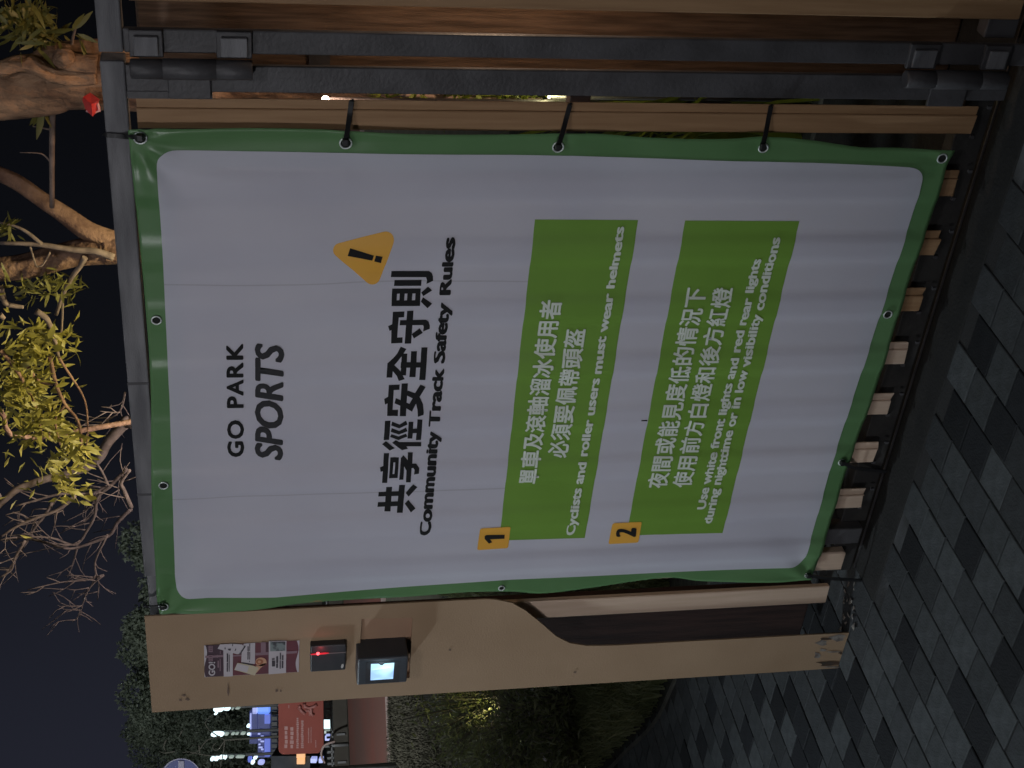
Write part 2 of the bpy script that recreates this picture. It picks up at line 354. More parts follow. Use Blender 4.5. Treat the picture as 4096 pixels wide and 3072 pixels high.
# far ground: lawn edge, running track, wall, oriented square to the view towards the park
dl = Vector((-0.767, 0.642, 0)).normalized(); dr = Vector((dl.y, -dl.x, 0))
base0 = Vector((CAM.x, CAM.y, 0))
def fp(depth, side, z=0): return base0+dl*depth+dr*side+Vector((0, 0, z))
def farbox(bm, d0, d1, s0, s1, z0, z1, bev=0):
    r = bmesh.ops.create_cube(bm, size=1)
    for v in r['verts']:
        v.co = fp(lerp(d0, d1, v.co.x+0.5), lerp(s0, s1, v.co.y+0.5), lerp(z0, z1, v.co.z+0.5))
    return bm
def fb(*a): return farbox(bmesh.new(), *a)
def strip(name, m, d0, d1, z):
    bm = bmesh.new(); vs = [bm.verts.new(fp(d, s, z)) for d, s in ((d0, -60), (d0, 60), (d1, 60), (d1, -60))]; bm.faces.new(vs)
    bmesh.ops.recalc_face_normals(bm, faces=bm.faces); return struct(obj(name, bm, m))
strip('running_track', 'track', 18.2, 26.3, -0.05)
strip('park_ground', 'soil', 27, 120, -0.045)
struct(obj('track_edging', fb(17.85, 18.1, -60, 60, -0.06, -0.02), 'whitekerb'))

# ------------------------------------------------------------------ unseen lamps, added to light the banner and the paving
def cyl(bm, c, r0, r1, z0, z1, n=16):
    return tube(bm, [(c[0], c[1], z0), (c[0], c[1], z1)], [r0, r1], n)
LP = Vector((1.5, -4.0, 0))
lp = thing('unseen_lamp', 'unseen grey lamp post added behind the viewer to light the banner', 'unseen lamp', LP)
obj('pole', cyl(bmesh.new(), LP, 0.06, 0.045, 0.02, 4.8), 'metalgrey', lp)
obj('base_plate', bx(LP.x-0.14, LP.x+0.14, LP.y-0.14, LP.y+0.14, 0.0, 0.02), 'metalgrey', lp)
hd = bx(LP.x-0.15, LP.x+1.0, LP.y-0.57, LP.y+0.57, 4.80, 4.88, 0.02); obj('lamp_head', hd, 'metalgrey', lp)
obj('diffuser', bx(LP.x-0.1, LP.x+0.95, LP.y-0.52, LP.y+0.52, 4.785, 4.797), 'lamp_white', lp)
L1 = lamp('AREA', (LP.x+0.42, LP.y, 4.77), 62, (0.98, 0.95, 1.0), 1.1, aim=(-0.9, -0.3, 1.1)); put(L1, lp)
LQ = Vector((-5.2, -1.3, 0))  # second unseen lamp, added so the paving brightens to the left
lq = thing('unseen_lamp', 'unseen cool white lamp added left of the view to light the paving', 'unseen lamp', LQ)
obj('pole', cyl(bmesh.new(), LQ, 0.05, 0.04, 0.02, 3.0), 'metalgrey', lq)
obj('lamp_head', bx(LQ.x-0.1, LQ.x+0.35, LQ.y-0.08, LQ.y+0.08, 3.0, 3.06, 0.02), 'metalgrey', lq)
obj('diffuser', bx(LQ.x+0.05, LQ.x+0.3, LQ.y-0.06, LQ.y+0.06, 2.985, 2.998), 'lamp_white', lq)
put(lamp('SPOT', (LQ.x+0.17, LQ.y, 2.97), 520, (0.80, 0.92, 1.0), 0.12, aim=(-1.9, -0.9, 0), spot=64, blend=1.0), lq)
LR = Vector((-1.3, -5.6, 0))  # third unseen lamp, added where it leaves no sheen on the banner
lr_ = thing('unseen_floodlight', 'unseen low floodlight on a short post, added behind the viewer to light the banner', 'floodlight', LR)
obj('pole', cyl(bmesh.new(), LR, 0.04, 0.035, 0.0, 2.5), 'metalgrey', lr_)
obj('lamp_head', bx(LR.x-0.12, LR.x+0.12, LR.y-0.10, LR.y+0.02, 2.5, 2.72, 0.02), 'metalgrey', lr_)
obj('diffuser', bx(LR.x-0.1, LR.x+0.1, LR.y+0.022, LR.y+0.03, 2.52, 2.70), 'lamp_white', lr_)
put(lamp('SPOT', (LR.x+0.02, LR.y+0.14, 2.6), 270, (0.97, 0.96, 1.0), 0.16, aim=(-1.05, 0, 1.45), spot=38, blend=1.0), lr_)

# ------------------------------------------------------------------ gate and fence
SP = 0.14155
def slat_mesh(z0, z1, w=0.058, seed=0, two=True):
    bm = bmesh.new(); r = random.Random(seed)
    # cross-section of a grooved board: face, step, thin tongue
    sec = [(-0.059, 0.003), (-0.056, 0.0), (-0.0205, 0.0), (-0.0185, 0.0015), (-0.018, 0.0045), (-0.002, 0.004), (0.0, 0.0045), (-0.001, 0.008), (-0.019, 0.009), (-0.019, 0.022), (-0.059, 0.022)]
    if not two: sec = [(-0.059, 0.002), (-0.057, 0.0), (-0.003, 0.0), (-0.0, 0.003), (0.0, 0.022), (-0.059, 0.022)]
    A = [bm.verts.new((x, y, z0+r.uniform(-0.004, 0.003))) for x, y in sec]; B = [bm.verts.new((x, y, z1)) for x, y in sec]
    n = len(sec)
    for i in range(n): bm.faces.new((A[i], A[(i+1) % n], B[(i+1) % n], B[i]))
    bm.faces.new(A[::-1]); bm.faces.new(B); bmesh.ops.recalc_face_normals(bm, faces=bm.faces)
    return bm
gate = thing('gate', 'dark steel framed gate with brown timber slats behind the safety banner', 'gate', (0.068, 0, 0))
obj('top_rail', bx(-1.166, 0.071, 0.0, 0.04, 1.708, 1.75, 0.003), 'rail_steel', gate)
obj('stile', bx(0.014, 0.0645, 0.0005, 0.0125, 0.03, 1.7075, 0.002), 'steel', gate)
obj('stile', bx(-1.166, -1.116, 0.0005, 0.0405, 0.05, 1.7075, 0.003), 'steel', gate)
obj('bottom_rail', bx(-1.114, 0.012, 0.024, 0.06, 0.035, 0.10, 0.003), 'black_steel', gate)
obj('middle_rail', bx(-1.114, 0.012, 0.024, 0.06, 0.86, 0.90, 0.003), 'steel', gate)
obj('gusset', bx(0.0, 0.0135, 0.002, 0.03, 1.56, 1.7075), 'steel', gate)
for k in range(8):
    me = slat_mesh(0.079-0.0005*k, 1.693, seed=k); o = obj('slat', me, 'wood' if k < 4 else 'wood_lit', gate)
    for v in o.data.vertices: v.co.x += -k*SP
    for dx in (-0.03,):   # fixing screw in the rail below each board
        pass
b = bmesh.new()
for k in range(8):
    box(b, -k*SP-0.078, -k*SP-0.071, 0.018, 0.024, 0.060, 0.068); box(b, -k*SP-0.004, -k*SP+0.002, 0.0, 0.006, 0.052, 0.060)
o = obj('fixing_screws', b, 'steel', gate); o['kind'] = 'stuff'
for x in (-0.627, -0.923): obj('weld_seam', bx(x-0.003, x+0.003, -0.0006, 0.0406, 1.7075, 1.7506), 'steel', gate)

fr = thing('fence_panel', 'fixed steel framed fence panel of brown slats right of the gate hinges', 'fence', (0.3, 0, 0), 'slatted fence panels either side of the gate')
obj('top_rail', bx(0.087, 1.6, 0.0, 0.04, 1.708, 1.75, 0.003), 'rail_steel', fr)
obj('stile', bx(0.087, 0.1315, 0.0005, 0.0125, 0.0, 1.7075, 0.003), 'steel', fr)
obj('bottom_rail', bx(0.134, 1.6, 0.024, 0.06, 0.035, 0.10, 0.003), 'steel', fr)
for k in range(9):
    o = obj('slat', slat_mesh(0.052, 1.693, seed=20+k), 'wood', fr)
    for v in o.data.vertices: v.co.x += 0.181+0.059+k*SP
fl = thing('fence_panel', 'short fixed fence panel of two pale slats between gate and access post', 'fence', (-1.3, 0, 0), 'slatted fence panels either side of the gate')
o = obj('slat', slat_mesh(0.079, 1.693, seed=41, two=False), 'wood_lit', fl)
for v in o.data.vertices: v.co.x += -1.194
o = obj('slat', slat_mesh(0.075, 1.693, seed=42, two=False), 'wood_lit', fl)
for v in o.data.vertices: v.co.x += -1.343; v.co.y = v.co.y*0.55+0.034
obj('top_rail', bx(-1.62, -1.168, 0.0345, 0.07, 1.708, 1.748, 0.003), 'rail_steel', fl)
obj('bottom_rail', bx(-1.28, -1.168, 0.024, 0.06, 0.035, 0.10, 0.003), 'black_steel', fl)

# hinges
def hinge(z0, z1, z2, z3, label):
    bm = bmesh.new()
    for a, b_, r in ((z3, z2+0.003, 0.0175), (z2, z1+0.003, 0.0185), (z1, z0, 0.0175)):
        tube(bm, [(0.066, -0.018, a), (0.066, -0.018, a+0.002), (0.066, -0.018, b_-0.002), (0.066, -0.018, b_)], [r-0.002, r, r, r-0.002], 20)
    tube(bm, [(0.066, -0.018, min(z0, z3)+0.002), (0.066, -0.018, max(z0, z3)-0.002)], [0.008, 0.008], 10)
    t = obj('hinge', bm, 'steel', gate); t['label'] = label
    for a, b_ in ((z3, z2), (z1, z0)):
        h = abs(b_-a); lo = min(a, b_)
        bm = bmesh.new(); box(bm, 0.083, 0.133, -0.010, 0.0, lo, lo+h, 0.002); sub(obj('leaf_plate', bm, 'steel'), t)
        bm = bmesh.new(); box(bm, 0.088, 0.124, -0.017, -0.0102, lo+0.008, lo+h-0.008, 0.002); sub(obj('welded_tab', bm, 'rail_steel'), t)
    lo, hi = min(z1, z2)+0.012, max(z1, z2)-0.004
    bm = bmesh.new(); box(bm, 0.004, 0.052, -0.007, 0.0, lo, hi, 0.002); sub(obj('leaf_plate', bm, 'steel'), t)
    return t
def zat(x): return at(x, 265, -0.01).z
hinge(zat(522), zat(657), zat(868), zat(1010), 'upper gate hinge of three knuckles just below the top rail')
hinge(zat(3625), zat(3745), zat(3925), zat(4030), 'lower gate hinge of three knuckles near the paving')

# timber behind
tp_ = thing('timber_post', 'rough timber post behind the hinge gap glowing in warm light', 'post', (0.0, 0.34, 0))
obj('post_shaft', bx(-0.10, 0.075, 0.30, 0.40, 0, 1.705, 0.006), 'timber', tp_)
obj('strap', bx(-0.105, 0.0, 0.296, 0.2995, 1.333, 1.375), 'steel', tp_)
tb = tag(obj('timber_board', bx(-1.66, -1.44, 0.13, 0.16, 0.06, 1.6, 0.004), 'timber_dark'), 'dark reddish board behind the slats beside the access post leg', 'board')
wl = thing('wall_light', 'small warm lamp behind the right fence panel shining on the timber post', 'lamp', (0.42, 0.16, 1.05))
obj('housing', bx(0.40, 0.46, 0.13, 0.19, 1.06, 1.12, 0.006), 'steel', wl)
obj('bracket', bx(0.42, 0.44, 0.022, 0.13, 1.08, 1.095, 0.002), 'steel', wl)
obj('glass', bx(0.405, 0.455, 0.135, 0.185, 1.02, 1.059, 0.006), 'lamp_warm', wl)
put(lamp('POINT', (0.36, 0.10, 1.04), 4.5, (1.0, 0.68, 0.44), 0.03), wl)

# ------------------------------------------------------------------ access post (kiosk board)
def PK(x, y, Y=0.0): p = at(x, y, Y); return (p.x, p.z)
ko = [(578, 2466), (1000, 2445), (1500, 2419), (1850, 2401), (1944, 2397), (1985, 2399), (2048, 2412), (2103, 2443), (2168, 2496), (2224, 2545), (2279, 2573), (2349, 2584), (2465, 2582),
      (3072, 2549), (3396, 2531), (3359, 2672), (3072, 2691), (2750, 2711), (1350, 2799), (608, 2850)]
ks = [PK(*p) for p in ko]
ks[14] = (ks[14][0], 0.0); ks[15] = (ks[15][0], 0.0)
niche = [PK(*p) for p in ((1447, 2476), (1650, 2470), (1638, 2712), (1432, 2722))]
me = fill([ks, niche], extrude=0.002)
for v in me.vertices: v.co = Vector((v.co.x, -v.co.z+0.002, v.co.y))
kp = thing('access_post', 'terracotta access control board with card reader, face scanner and sticker beside the gate', 'access post', (-1.54, 0.016, 0))
kb = obj('board', me, 'kiosk', kp)
# recess behind the scanner: floor slopes in from the right
bm = bmesh.new(); q = [Vector((x, 0, z)) for x, z in niche]
dpt = [0.006, 0.006, 0.022, 0.022]
fr_ = [bm.verts.new(v+Vector((0, 0.0012, 0))) for v in q]; bk = [bm.verts.new(v+Vector((0, d, 0))) for v, d in zip(q, dpt)]
bm.faces.new(bk)
for k in range(4): bm.faces.new((fr_[k], fr_[(k+1) % 4], bk[(k+1) % 4], bk[k]))
bmesh.ops.recalc_face_normals(bm, faces=bm.faces); obj('recess', bm, 'kiosk_in', kp)
def quad(pts, m, name, parent, off=0.0):
    bm = bmesh.new(); bm.faces.new([bm.verts.new(p+Vector((0, -off, 0))) for p in pts]); bmesh.ops.recalc_face_normals(bm, faces=bm.faces)
    for f in bm.faces:
        if f.normal.y > 0: f.normal_flip()
    return obj(name, bm, m, parent)
# worn foot: bare and rusty patches where the coat has come off, and a few scuffs
rw = random.Random(6)
def patch(cx, cy, rx, ry, m, name, k):
    n = 14; ph = rw.uniform(0, 6)
    q = [at(cx+rx*math.cos(t)*(1+0.35*math.sin(3*t+ph)+rw.uniform(-.15, .15)), cy+ry*math.sin(t)*(1+0.3*math.sin(2*t+ph)+rw.uniform(-.15, .15)), -0.0006-0.0001*k) for t in [2*PI*i/n for i in range(n)]]
    put(quad(q, m, name, None), kp)
for k, a in enumerate(((3288, 2572, 22, 9, 'chip'), (3290, 2600, 12, 7, 'chip'), (3268, 2622, 11, 15, 'chip'), (3352, 2552, 30, 12, 'chip'), (3362, 2612, 8, 5, 'rust'), (3315, 2655, 48, 10, 'rust'), (3300, 2556, 22, 5, 'rust'), (3330, 2668, 40, 3, 'chip'), (3330, 2608, 26, 3, 'chip'))): patch(*a[:4], a[4], 'worn_patch', k)
for k, a in enumerate(((735, 2782, 9, 3), (748, 2797, 8, 5), (722, 2800, 5, 4), (1106, 2763, 5, 7), (1122, 2764, 3, 5), (912, 2760, 3, 26), (1800, 2600, 5, 3), (2300, 2690, 6, 3))): patch(*a, 'scuff', 'scuff_mark', 20+k)

# scanner with a lit screen
sc_q = [(1428, 2558), (1628, 2552), (1626, 2732), (1427, 2740)]
dS = 0.052
fq = [at(1431, 2637, -dS), at(1634.5, 2627, -dS), at(1626, 2732, -dS), at(1427, 2740, -dS)]
xr = (fq[0].x+fq[1].x)/2; xl = (fq[2].x+fq[3].x)/2; zt = fq[0].z; zb = fq[1].z
zt2 = fq[3].z; zb2 = fq[2].z
bm = bmesh.new(); box(bm, xl, xr, -dS, 0.02, (zb+zb2)/2, (zt+zt2)/2, 0.004)
scn = obj('face_scanner', bm, 'box2', kp)
def poly_at(pts, Y, m, name, parent): return quad([at(x, y, Y) for x, y in pts], m, name, parent)
bz = bmesh.new()
pa = [at(*p, -dS-0.0005) for p in ((1463, 2650), (1600, 2644), (1596, 2729), (1462, 2733))]
sub(quad(pa, 'box', 'bezel', None), scn)
sub(quad([at(*p, -dS-0.0015) for p in ((1484, 2656), (1515, 2655), (1523, 2661), (1530, 2661), (1538, 2654), (1577, 2651), (1572, 2715), (1482, 2721))], 'screen', 'screen', None), scn)
ls = lamp('AREA', tuple(at(1530, 2686, -dS-0.006)), 0.05, (0.6, 0.85, 1.0), 0.045, aim=tuple(at(1530, 2686, -dS-1.0))); ls.name = 'screen_glow'; put(ls, kp)
# card reader
dR = 0.018
rq = [at(1242, 2584, -dR), at(1386, 2580, -dR), at(1383, 2681, -dR), at(1236, 2689, -dR)]
bm = bmesh.new(); box(bm, (rq[2].x+rq[3].x)/2, (rq[0].x+rq[1].x)/2, -dR, 0.001, rq[1].z+0.001, rq[0].z, 0.003)
rd = obj('card_reader', bm, 'box', kp)
Yr = -dR-0.0006
sub(poly_at([(1237, 2617), (1385, 2607), (1385, 2611), (1237, 2621)], Yr, 'slit', 'light_slit', None), rd)
sub(poly_at([(1243, 2616), (1262, 2614), (1300, 2610), (1316, 2611), (1316, 2613), (1300, 2617), (1262, 2620), (1243, 2620)], Yr-0.0006, 'red_slit', 'red_glow', None), rd)
bm = bmesh.new(); bmesh.ops.create_icosphere(bm, subdivisions=2, radius=0.0042, matrix=Matrix.Translation(at(1272, 2614, Yr))); sub(obj('led', bm, 'red_led'), rd)
sub(poly_at([(1363, 2667), (1367, 2657), (1374, 2655), (1375, 2664), (1371, 2672), (1366, 2673)], Yr, 'logo', 'logo_mark', None), rd)
lr = lamp('POINT', tuple(at(1285, 2612, -dR-0.012)), 0.012, (1, 0.1, 0.1), 0.004); lr.name = 'led_glow'; put(lr, kp)

# sticker poster
def ZP(x, y): return (800+x*0.18987, 2540+y*0.18987)
def pz(pts, m, name, lvl, parent):
    o = poly_at([ZP(*p) for p in pts], -0.0012-0.0004*lvl, m, name, None); sub(o, parent) if parent else put(o, kp); return o
ps = pz([(85, 220), (2095, 115), (2080, 780), (95, 890)], 'posterwhite', 'sticker_poster', 0, None)
def wave(x0, x1, ya, yb, amp, n=10, s=1): return [(lerp(x0, x1, i/n)+amp*math.sin(i/n*PI*2)*s, lerp(ya, yb, i/n)) for i in range(n+1)]
L_ = wave(118, 118, 220, 885, 30, s=1); R2 = wave(2050, 2040, 780, 120, 35, s=-1)
pz(L_+R2, 'maroon', 'printed_background', 1, ps)
pz(L_+[(490, 870), (490, 200)], 'posterdark', 'dark_band', 2, ps)
b_ = [([(110, 440), (490, 420), (490, 465), (110, 485)], 'posterpink', 'ribbon'), ([(690, 425), (875, 415), (875, 445), (690, 455)], 'posterpink', 'ribbon'),
      ([(490, 200), (500, 878), (690, 870), (695, 195)], 'posterwhite', 'text_panel'), ([(920, 185), (1160, 163), (1158, 615), (870, 575), (875, 400)], 'posterwhite', 'text_panel'),
      ([(1165, 375), (1445, 360), (1445, 415), (1165, 432)], 'posterpink', 'ribbon'), ([(1280, 155), (1385, 150), (1385, 375), (1285, 380)], 'posterpink', 'ribbon'),
      ([(1450, 128), (1820, 120), (1812, 800), (1445, 830)], 'posterwhite', 'text_panel'), ([(1820, 345), (2055, 330), (2040, 385), (1820, 400)], 'posterpink', 'ribbon')]
for q_, m_, n__ in b_: pz(q_, m_, n__, 3, ps)
pz([(1475, 142), (1800, 140), (1800, 335), (1480, 345)], 'posterphoto', 'photo_print', 4, ps)
circ = [(1285+118*math.cos(t), 565+92*math.sin(t)) for t in [k*PI/10 for k in range(20)]]
pz(circ, 'posterskin', 'hand_print', 4, ps)
pz([(1255+78*math.cos(t), 565+58*math.sin(t)) for t in [k*PI/8 for k in range(16)]], 'posterorange', 'coin_print', 5, ps)
pz([(1250+34*math.cos(t), 565+30*math.sin(t)) for t in [k*PI/6 for k in range(12)]], 'posterskin', 'coin_centre', 6, ps)
pz([(1180, 650), (1390, 590), (1405, 560), (1400, 610), (1280, 690), (1190, 800)], 'posterskin', 'arm_print', 4, ps)
pz([(385, 260), (425, 198), (700, 185), (890, 200), (925, 250), (835, 400), (780, 405), (372, 290)], 'posterwhite', 'phone_print', 5, ps)
pz([(930, 225), (965, 240), (850, 415), (820, 400)], 'posterblack', 'phone_edge', 5, ps)
for q_ in ([(515, 265), (540, 262), (538, 305), (520, 300)], [(585, 290), (655, 285), (645, 330), (600, 325)], [(725, 330), (755, 275), (765, 300), (745, 335)], [(680, 190), (695, 190), (695, 235), (675, 235)]): pz(q_, 'posterblack', 'icon_print', 6, ps)
pz([(722, 735), (785, 592), (830, 590), (1130, 650), (1240, 690), (1150, 855), (1070, 830)], 'postercream', 'phone_print', 5, ps)
pz([(735, 730), (790, 600), (1035, 660), (990, 785)], 'posterwhite', 'phone_screen', 6, ps)
pz([(890, 575), (1110, 615), (1110, 640), (880, 600)], 'posterblack', 'shadow_print', 5, ps)
for x0, x1, y0, y1 in ((562, 588, 395, 570), (562, 586, 585, 775), (605, 622, 415, 775), (1000, 1022, 240, 340), (1000, 1020, 355, 520), (1040, 1054, 185, 340), (1038, 1054, 360, 520), (1035, 1048, 545, 575),
                       (1515, 1575, 495, 520), (1515, 1580, 540, 665), (1605, 1645, 450, 590), (1605, 1640, 600, 695), (1680, 1705, 375, 520), (1678, 1700, 535, 715), (1725, 1755, 430, 530), (1722, 1755, 545, 700), (1400, 1412, 160, 355), (1425, 1434, 160, 355)):
    pz([(x0, y0), (x1, y0-3), (x1, y1-3), (x0, y1)], 'posterblack', 'printed_line', 6, ps)
for x0, x1, y0, y1 in ((370, 400, 540, 690), (415, 435, 500, 760), (355, 375, 420, 480), (420, 434, 330, 400)): pz([(x0, y0), (x1, y0-2), (x1, y1-2), (x0, y1)], 'posterpink', 'printed_line', 5, ps)

for y0, y1 in ((225, 360), (425, 555)):
    pz([(180, y0), (268, y0), (268, y1), (180, y1)], 'posterpink', 'printed_character', 4, ps)
    for k in range(3): pz([(195, y0+22+k*38), (255, y0+22+k*38), (255, y0+34+k*38), (195, y0+34+k*38)], 'posterdark', 'character_stroke', 5, ps)
cu = bpy.data.curves.new('t', 'FONT'); cu.body = 'GO!'; cu.offset = 0.03; to = bpy.data.objects.new('t', cu); C.objects.link(to); bpy.context.view_layer.update()
me = bpy.data.meshes.new_from_object(to.evaluated_get(bpy.context.evaluated_depsgraph_get())); bpy.data.objects.remove(to)
xs = [v.co.x for v in me.vertices]; ys = [v.co.y for v in me.vertices]; x0_, x1_, y0_, y1_ = min(xs), max(xs), min(ys), max(ys)
for v in me.vertices:
    u_ = (v.co.x-x0_)/(x1_-x0_); t_ = (v.co.y-y0_)/(y1_-y0_); v.co = at(*ZP(320-140*t_, 858-290*u_), -0.0038)
sub(obj('lettering', me, 'posterwhite'), ps)

# ------------------------------------------------------------------ the banner
YB = -0.016
def PB(x, y): p = at(x, y, YB); return Vector((p.x, p.z))
def disp(X, Z):
    ph = ((X+0.03)/SP)%1.0; ph = abs(ph-0.5)*2      # 0 over the gap, 1 over the board
    st = min(1, max(0, (ph-0.42)/0.34)); st = st*st*(3-2*st)
    d = 0.014+0.0036*st*(1+0.7*noise.noise(Vector((X*9, Z*0.8, 5))))
    d += 0.0035*noise.noise(Vector((X*1.7, Z*1.3, 3.1)))+0.0016*noise.noise(Vector((X*4.5, Z*2.4, 8.8)))
    for cx, cz, a, k, r in ((-0.075, 1.70, 0.0045, 9, 0.13), (-1.28, 1.72, 0.005, 8, 0.15), (-1.27, 0.16, 0.004, 7, 0.12), (-0.10, 0.12, 0.003, 6, 0.12), (-0.10, 1.325, 0.002, 4, 0.05), (-0.10, 0.89, 0.002, 4, 0.05), (-0.1, 0.5, 0.002, 4, 0.05), (-0.95, 1.72, 0.002, 5, 0.09)):
        dx, dz = X-cx, Z-cz; q = math.hypot(dx, dz)
        if q < 4*r: d += a*math.cos(k*math.atan2(dz, dx))*math.exp(-q/r)*min(1, (q/0.04)**2)
    # edges flutter where nothing ties them
    e = max(0, (X+0.16)/0.08) if X > -0.16 else 0
    d += 0.006*min(1, e)*math.sin(Z*11+1)*0.5+(0.004*min(1, max(0, (-1.2-X)/0.08))*math.sin(Z*9)) - 0.003*math.exp(-((X+0.64+0.25*(Z-1.3))/0.10)**2)*math.exp(-((Z-1.30)/0.55)**2)
    return d
def surf(X, Z, off): return Vector((X, -disp(X, Z)-off, Z))
def lay(me, off, dz=0.025):      # drape a flat XZ-outline mesh on the banner
    bm = bmesh.new(); bm.from_mesh(me); bpy.data.meshes.remove(me)
    xs = [v.co.x for v in bm.verts]; ys = [v.co.y for v in bm.verts]
    for ax, lo, hi in ((0, min(xs), max(xs)), (1, min(ys), max(ys))):
        dz = 0.0101 if ax == 0 else 0.0403       # every layer is cut on the same grid, so the layers stay parallel
        k = math.ceil(lo/dz)
        while k*dz < hi:
            co = [0, 0, 0]; no = [0, 0, 0]; co[ax] = k*dz; no[ax] = 1
            bmesh.ops.bisect_plane(bm, geom=bm.verts[:]+bm.edges[:]+bm.faces[:], plane_co=co, plane_no=no); k += 1
    for v in bm.verts: v.co = surf(v.co.x, v.co.y, off)
    bmesh.ops.recalc_face_normals(bm, faces=bm.faces)
    bm.normal_update()
    for f in bm.faces:
        if f.normal.y > 0: f.normal_flip()
        f.smooth = True
    return bm
ban = thing('banner', 'green and white community track safety rules banner tied across the gate', 'banner', (-0.68, -0.02, 0.1))
topE = [(512, 519), (537, 768), (574, 1138), (602, 1536), (606, 1980), (623, 2304), (628, 2401), (640, 2458)]
rightE = [(512, 519), (537, 514), (780, 514), (1024, 513), (1300, 518), (1533, 530), (1750, 537), (2048, 540), (2372, 538), (2557, 549), (2742, 554), (2928, 552), (3072, 545), (3257, 565), (3442, 593), (3581, 594), (3821, 602)]
botE = [(3821, 602), (3785, 671), (3748, 805), (3632, 1147), (3512, 1536), (3396, 1860), (3294, 2184), (3245, 2320)]
leftE = [(640, 2458), (700, 2456), (1024, 2436), (1232, 2412), (1629, 2392), (1850, 2372), (2048, 2366), (2173, 2373), (2372, 2353), (2664, 2318), (2812, 2332), (3072, 2332), (3245, 2320)]
def arc(pts, n):
    P = [Vector((p.x, p.y, 0)) for p in (PB(*q) for q in pts)]
    P = smooth_path(P, 6) if len(P) > 2 else P
    L = [0]
    for a, b in zip(P, P[1:]): L.append(L[-1]+(b-a).length)
    out = []; j = 0
    for i in range(n+1):
        t = L[-1]*i/n
        while j < len(L)-2 and L[j+1] < t: j += 1
        out.append(P[j].lerp(P[j+1], (t-L[j])/max(1e-9, L[j+1]-L[j])))
    return out
NU, NV = 150, 200
Tt = arc(topE, NU); Bb = arc([*botE], NU); Rr = arc(rightE, NV); Ll = arc(leftE, NV)
bm = bmesh.new(); G = []
for j in range(NV+1):
    v_ = j/NV; row = []
    for i in range(NU+1):
        u_ = i/NU
        p = (1-v_)*Tt[i]+v_*Bb[i]+(1-u_)*Rr[j]+u_*Ll[j]-((1-u_)*(1-v_)*Tt[0]+u_*(1-v_)*Tt[-1]+(1-u_)*v_*Bb[0]+u_*v_*Bb[-1])
        row.append(bm.verts.new(surf(p.x, p.y, 0)))
    G.append(row)
for j in range(NV):
    for i in range(NU):
        f = bm.faces.new((G[j][i], G[j+1][i], G[j+1][i+1], G[j][i+1])); f.smooth = True
bm.normal_update()
if sum(f.normal.y for f in bm.faces) > 0: bmesh.ops.reverse_faces(bm, faces=bm.faces)
_pc = [PB(*p) for p in ((690, 660), (3630, 720), (3190, 2220), (770, 2330))]
def inside(X, Z):
    return all((b.x-a.x)*(Z-a.y)-(b.y-a.y)*(X-a.x) > 0 for a, b in zip(_pc, _pc[1:]+_pc[:1])) or all((b.x-a.x)*(Z-a.y)-(b.y-a.y)*(X-a.x) < 0 for a, b in zip(_pc, _pc[1:]+_pc[:1]))
bmesh.ops.delete(bm, geom=[f for f in bm.faces if all(inside(v.co.x, v.co.z) for v in f.verts)], context='FACES')
sheet = obj('vinyl_sheet', bm, 'green', ban)
so_ = sheet.modifiers.new('thickness', 'SOLIDIFY'); so_.thickness = 0.0008; so_.offset = -1
def rounded(c, r, n=7):      # c: 4 corners in XZ, rounded
    out = []; m = len(c)
    for i in range(m):
        p, a, b = c[i], (c[i-1]-c[i]).normalized(), (c[(i+1) % m]-c[i]).normalized()
        for k in range(n+1):
            t = k/n; q0 = p+a*r; q2 = p+b*r; out.append(q0*(1-t)**2+p*2*t*(1-t)+q2*t*t)
    return out
# white panel: corners rounded, sides follow the sheet
pc = [(622, 602), (1000, 609), (1400, 613), (2048, 622), (2700, 636), (3250, 652), (3700, 672), (3678, 775), (3530, 1230), (3431, 1536), (3330, 1850), (3229, 2207), (3208, 2268), (3072, 2277), (2603, 2296), (2048, 2318), (1600, 2350), (1100, 2388), (712, 2394), (700, 2304), (678, 1600), (650, 1000)]
big = {0: 0.038, 6: 0.034, 12: 0.034, 18: 0.034}
PC = [PB(*p) for p in pc]; pts = []
for i, p in enumerate(PC):
    if i in big:
        r = big[i]; a = (PC[i-1]-p).normalized(); b = (PC[(i+1) % len(PC)]-p).normalized()
        for k in range(9):
            t = k/8; pts.append((p+a*r)*(1-t)**2+p*2*t*(1-t)+(p+b*r)*t*t)
    else: pts.append(p)
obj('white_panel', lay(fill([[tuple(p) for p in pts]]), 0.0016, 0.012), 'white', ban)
def decal(polys, m, off, name, parent=None):
    o = obj(name, lay(fill([[tuple(PB(*p)) for p in q] for q in polys]), off), m)
    put(o, ban); return o
decal([[(2140.6, 880), (2553.5, 883), (2447, 1515), (2338.7, 2152), (1996, 2161), (2067, 1520)]], 'boxgreen', 0.0020, 'rule_box')
decal([[(2741.4, 883.7), (3198, 884.7), (3043, 1510), (2890.5, 2133), (2504, 2142), (2622, 1512)]], 'boxgreen', 0.0020, 'rule_box')
def rq_(q, r=0.008): return [[(p.x, p.y) for p in rounded([PB(*c) for c in q], r, 4)]]
for q in (((1920, 2110), (2042, 2103), (2032, 2191), (1908, 2199)), ((2450, 2090), (2567, 2084.5), (2553.5, 2170), (2433, 2176))):
    put(obj('number_tag', lay(fill(rq_(q, 0.006)), 0.0028), 'yellow'), ban)
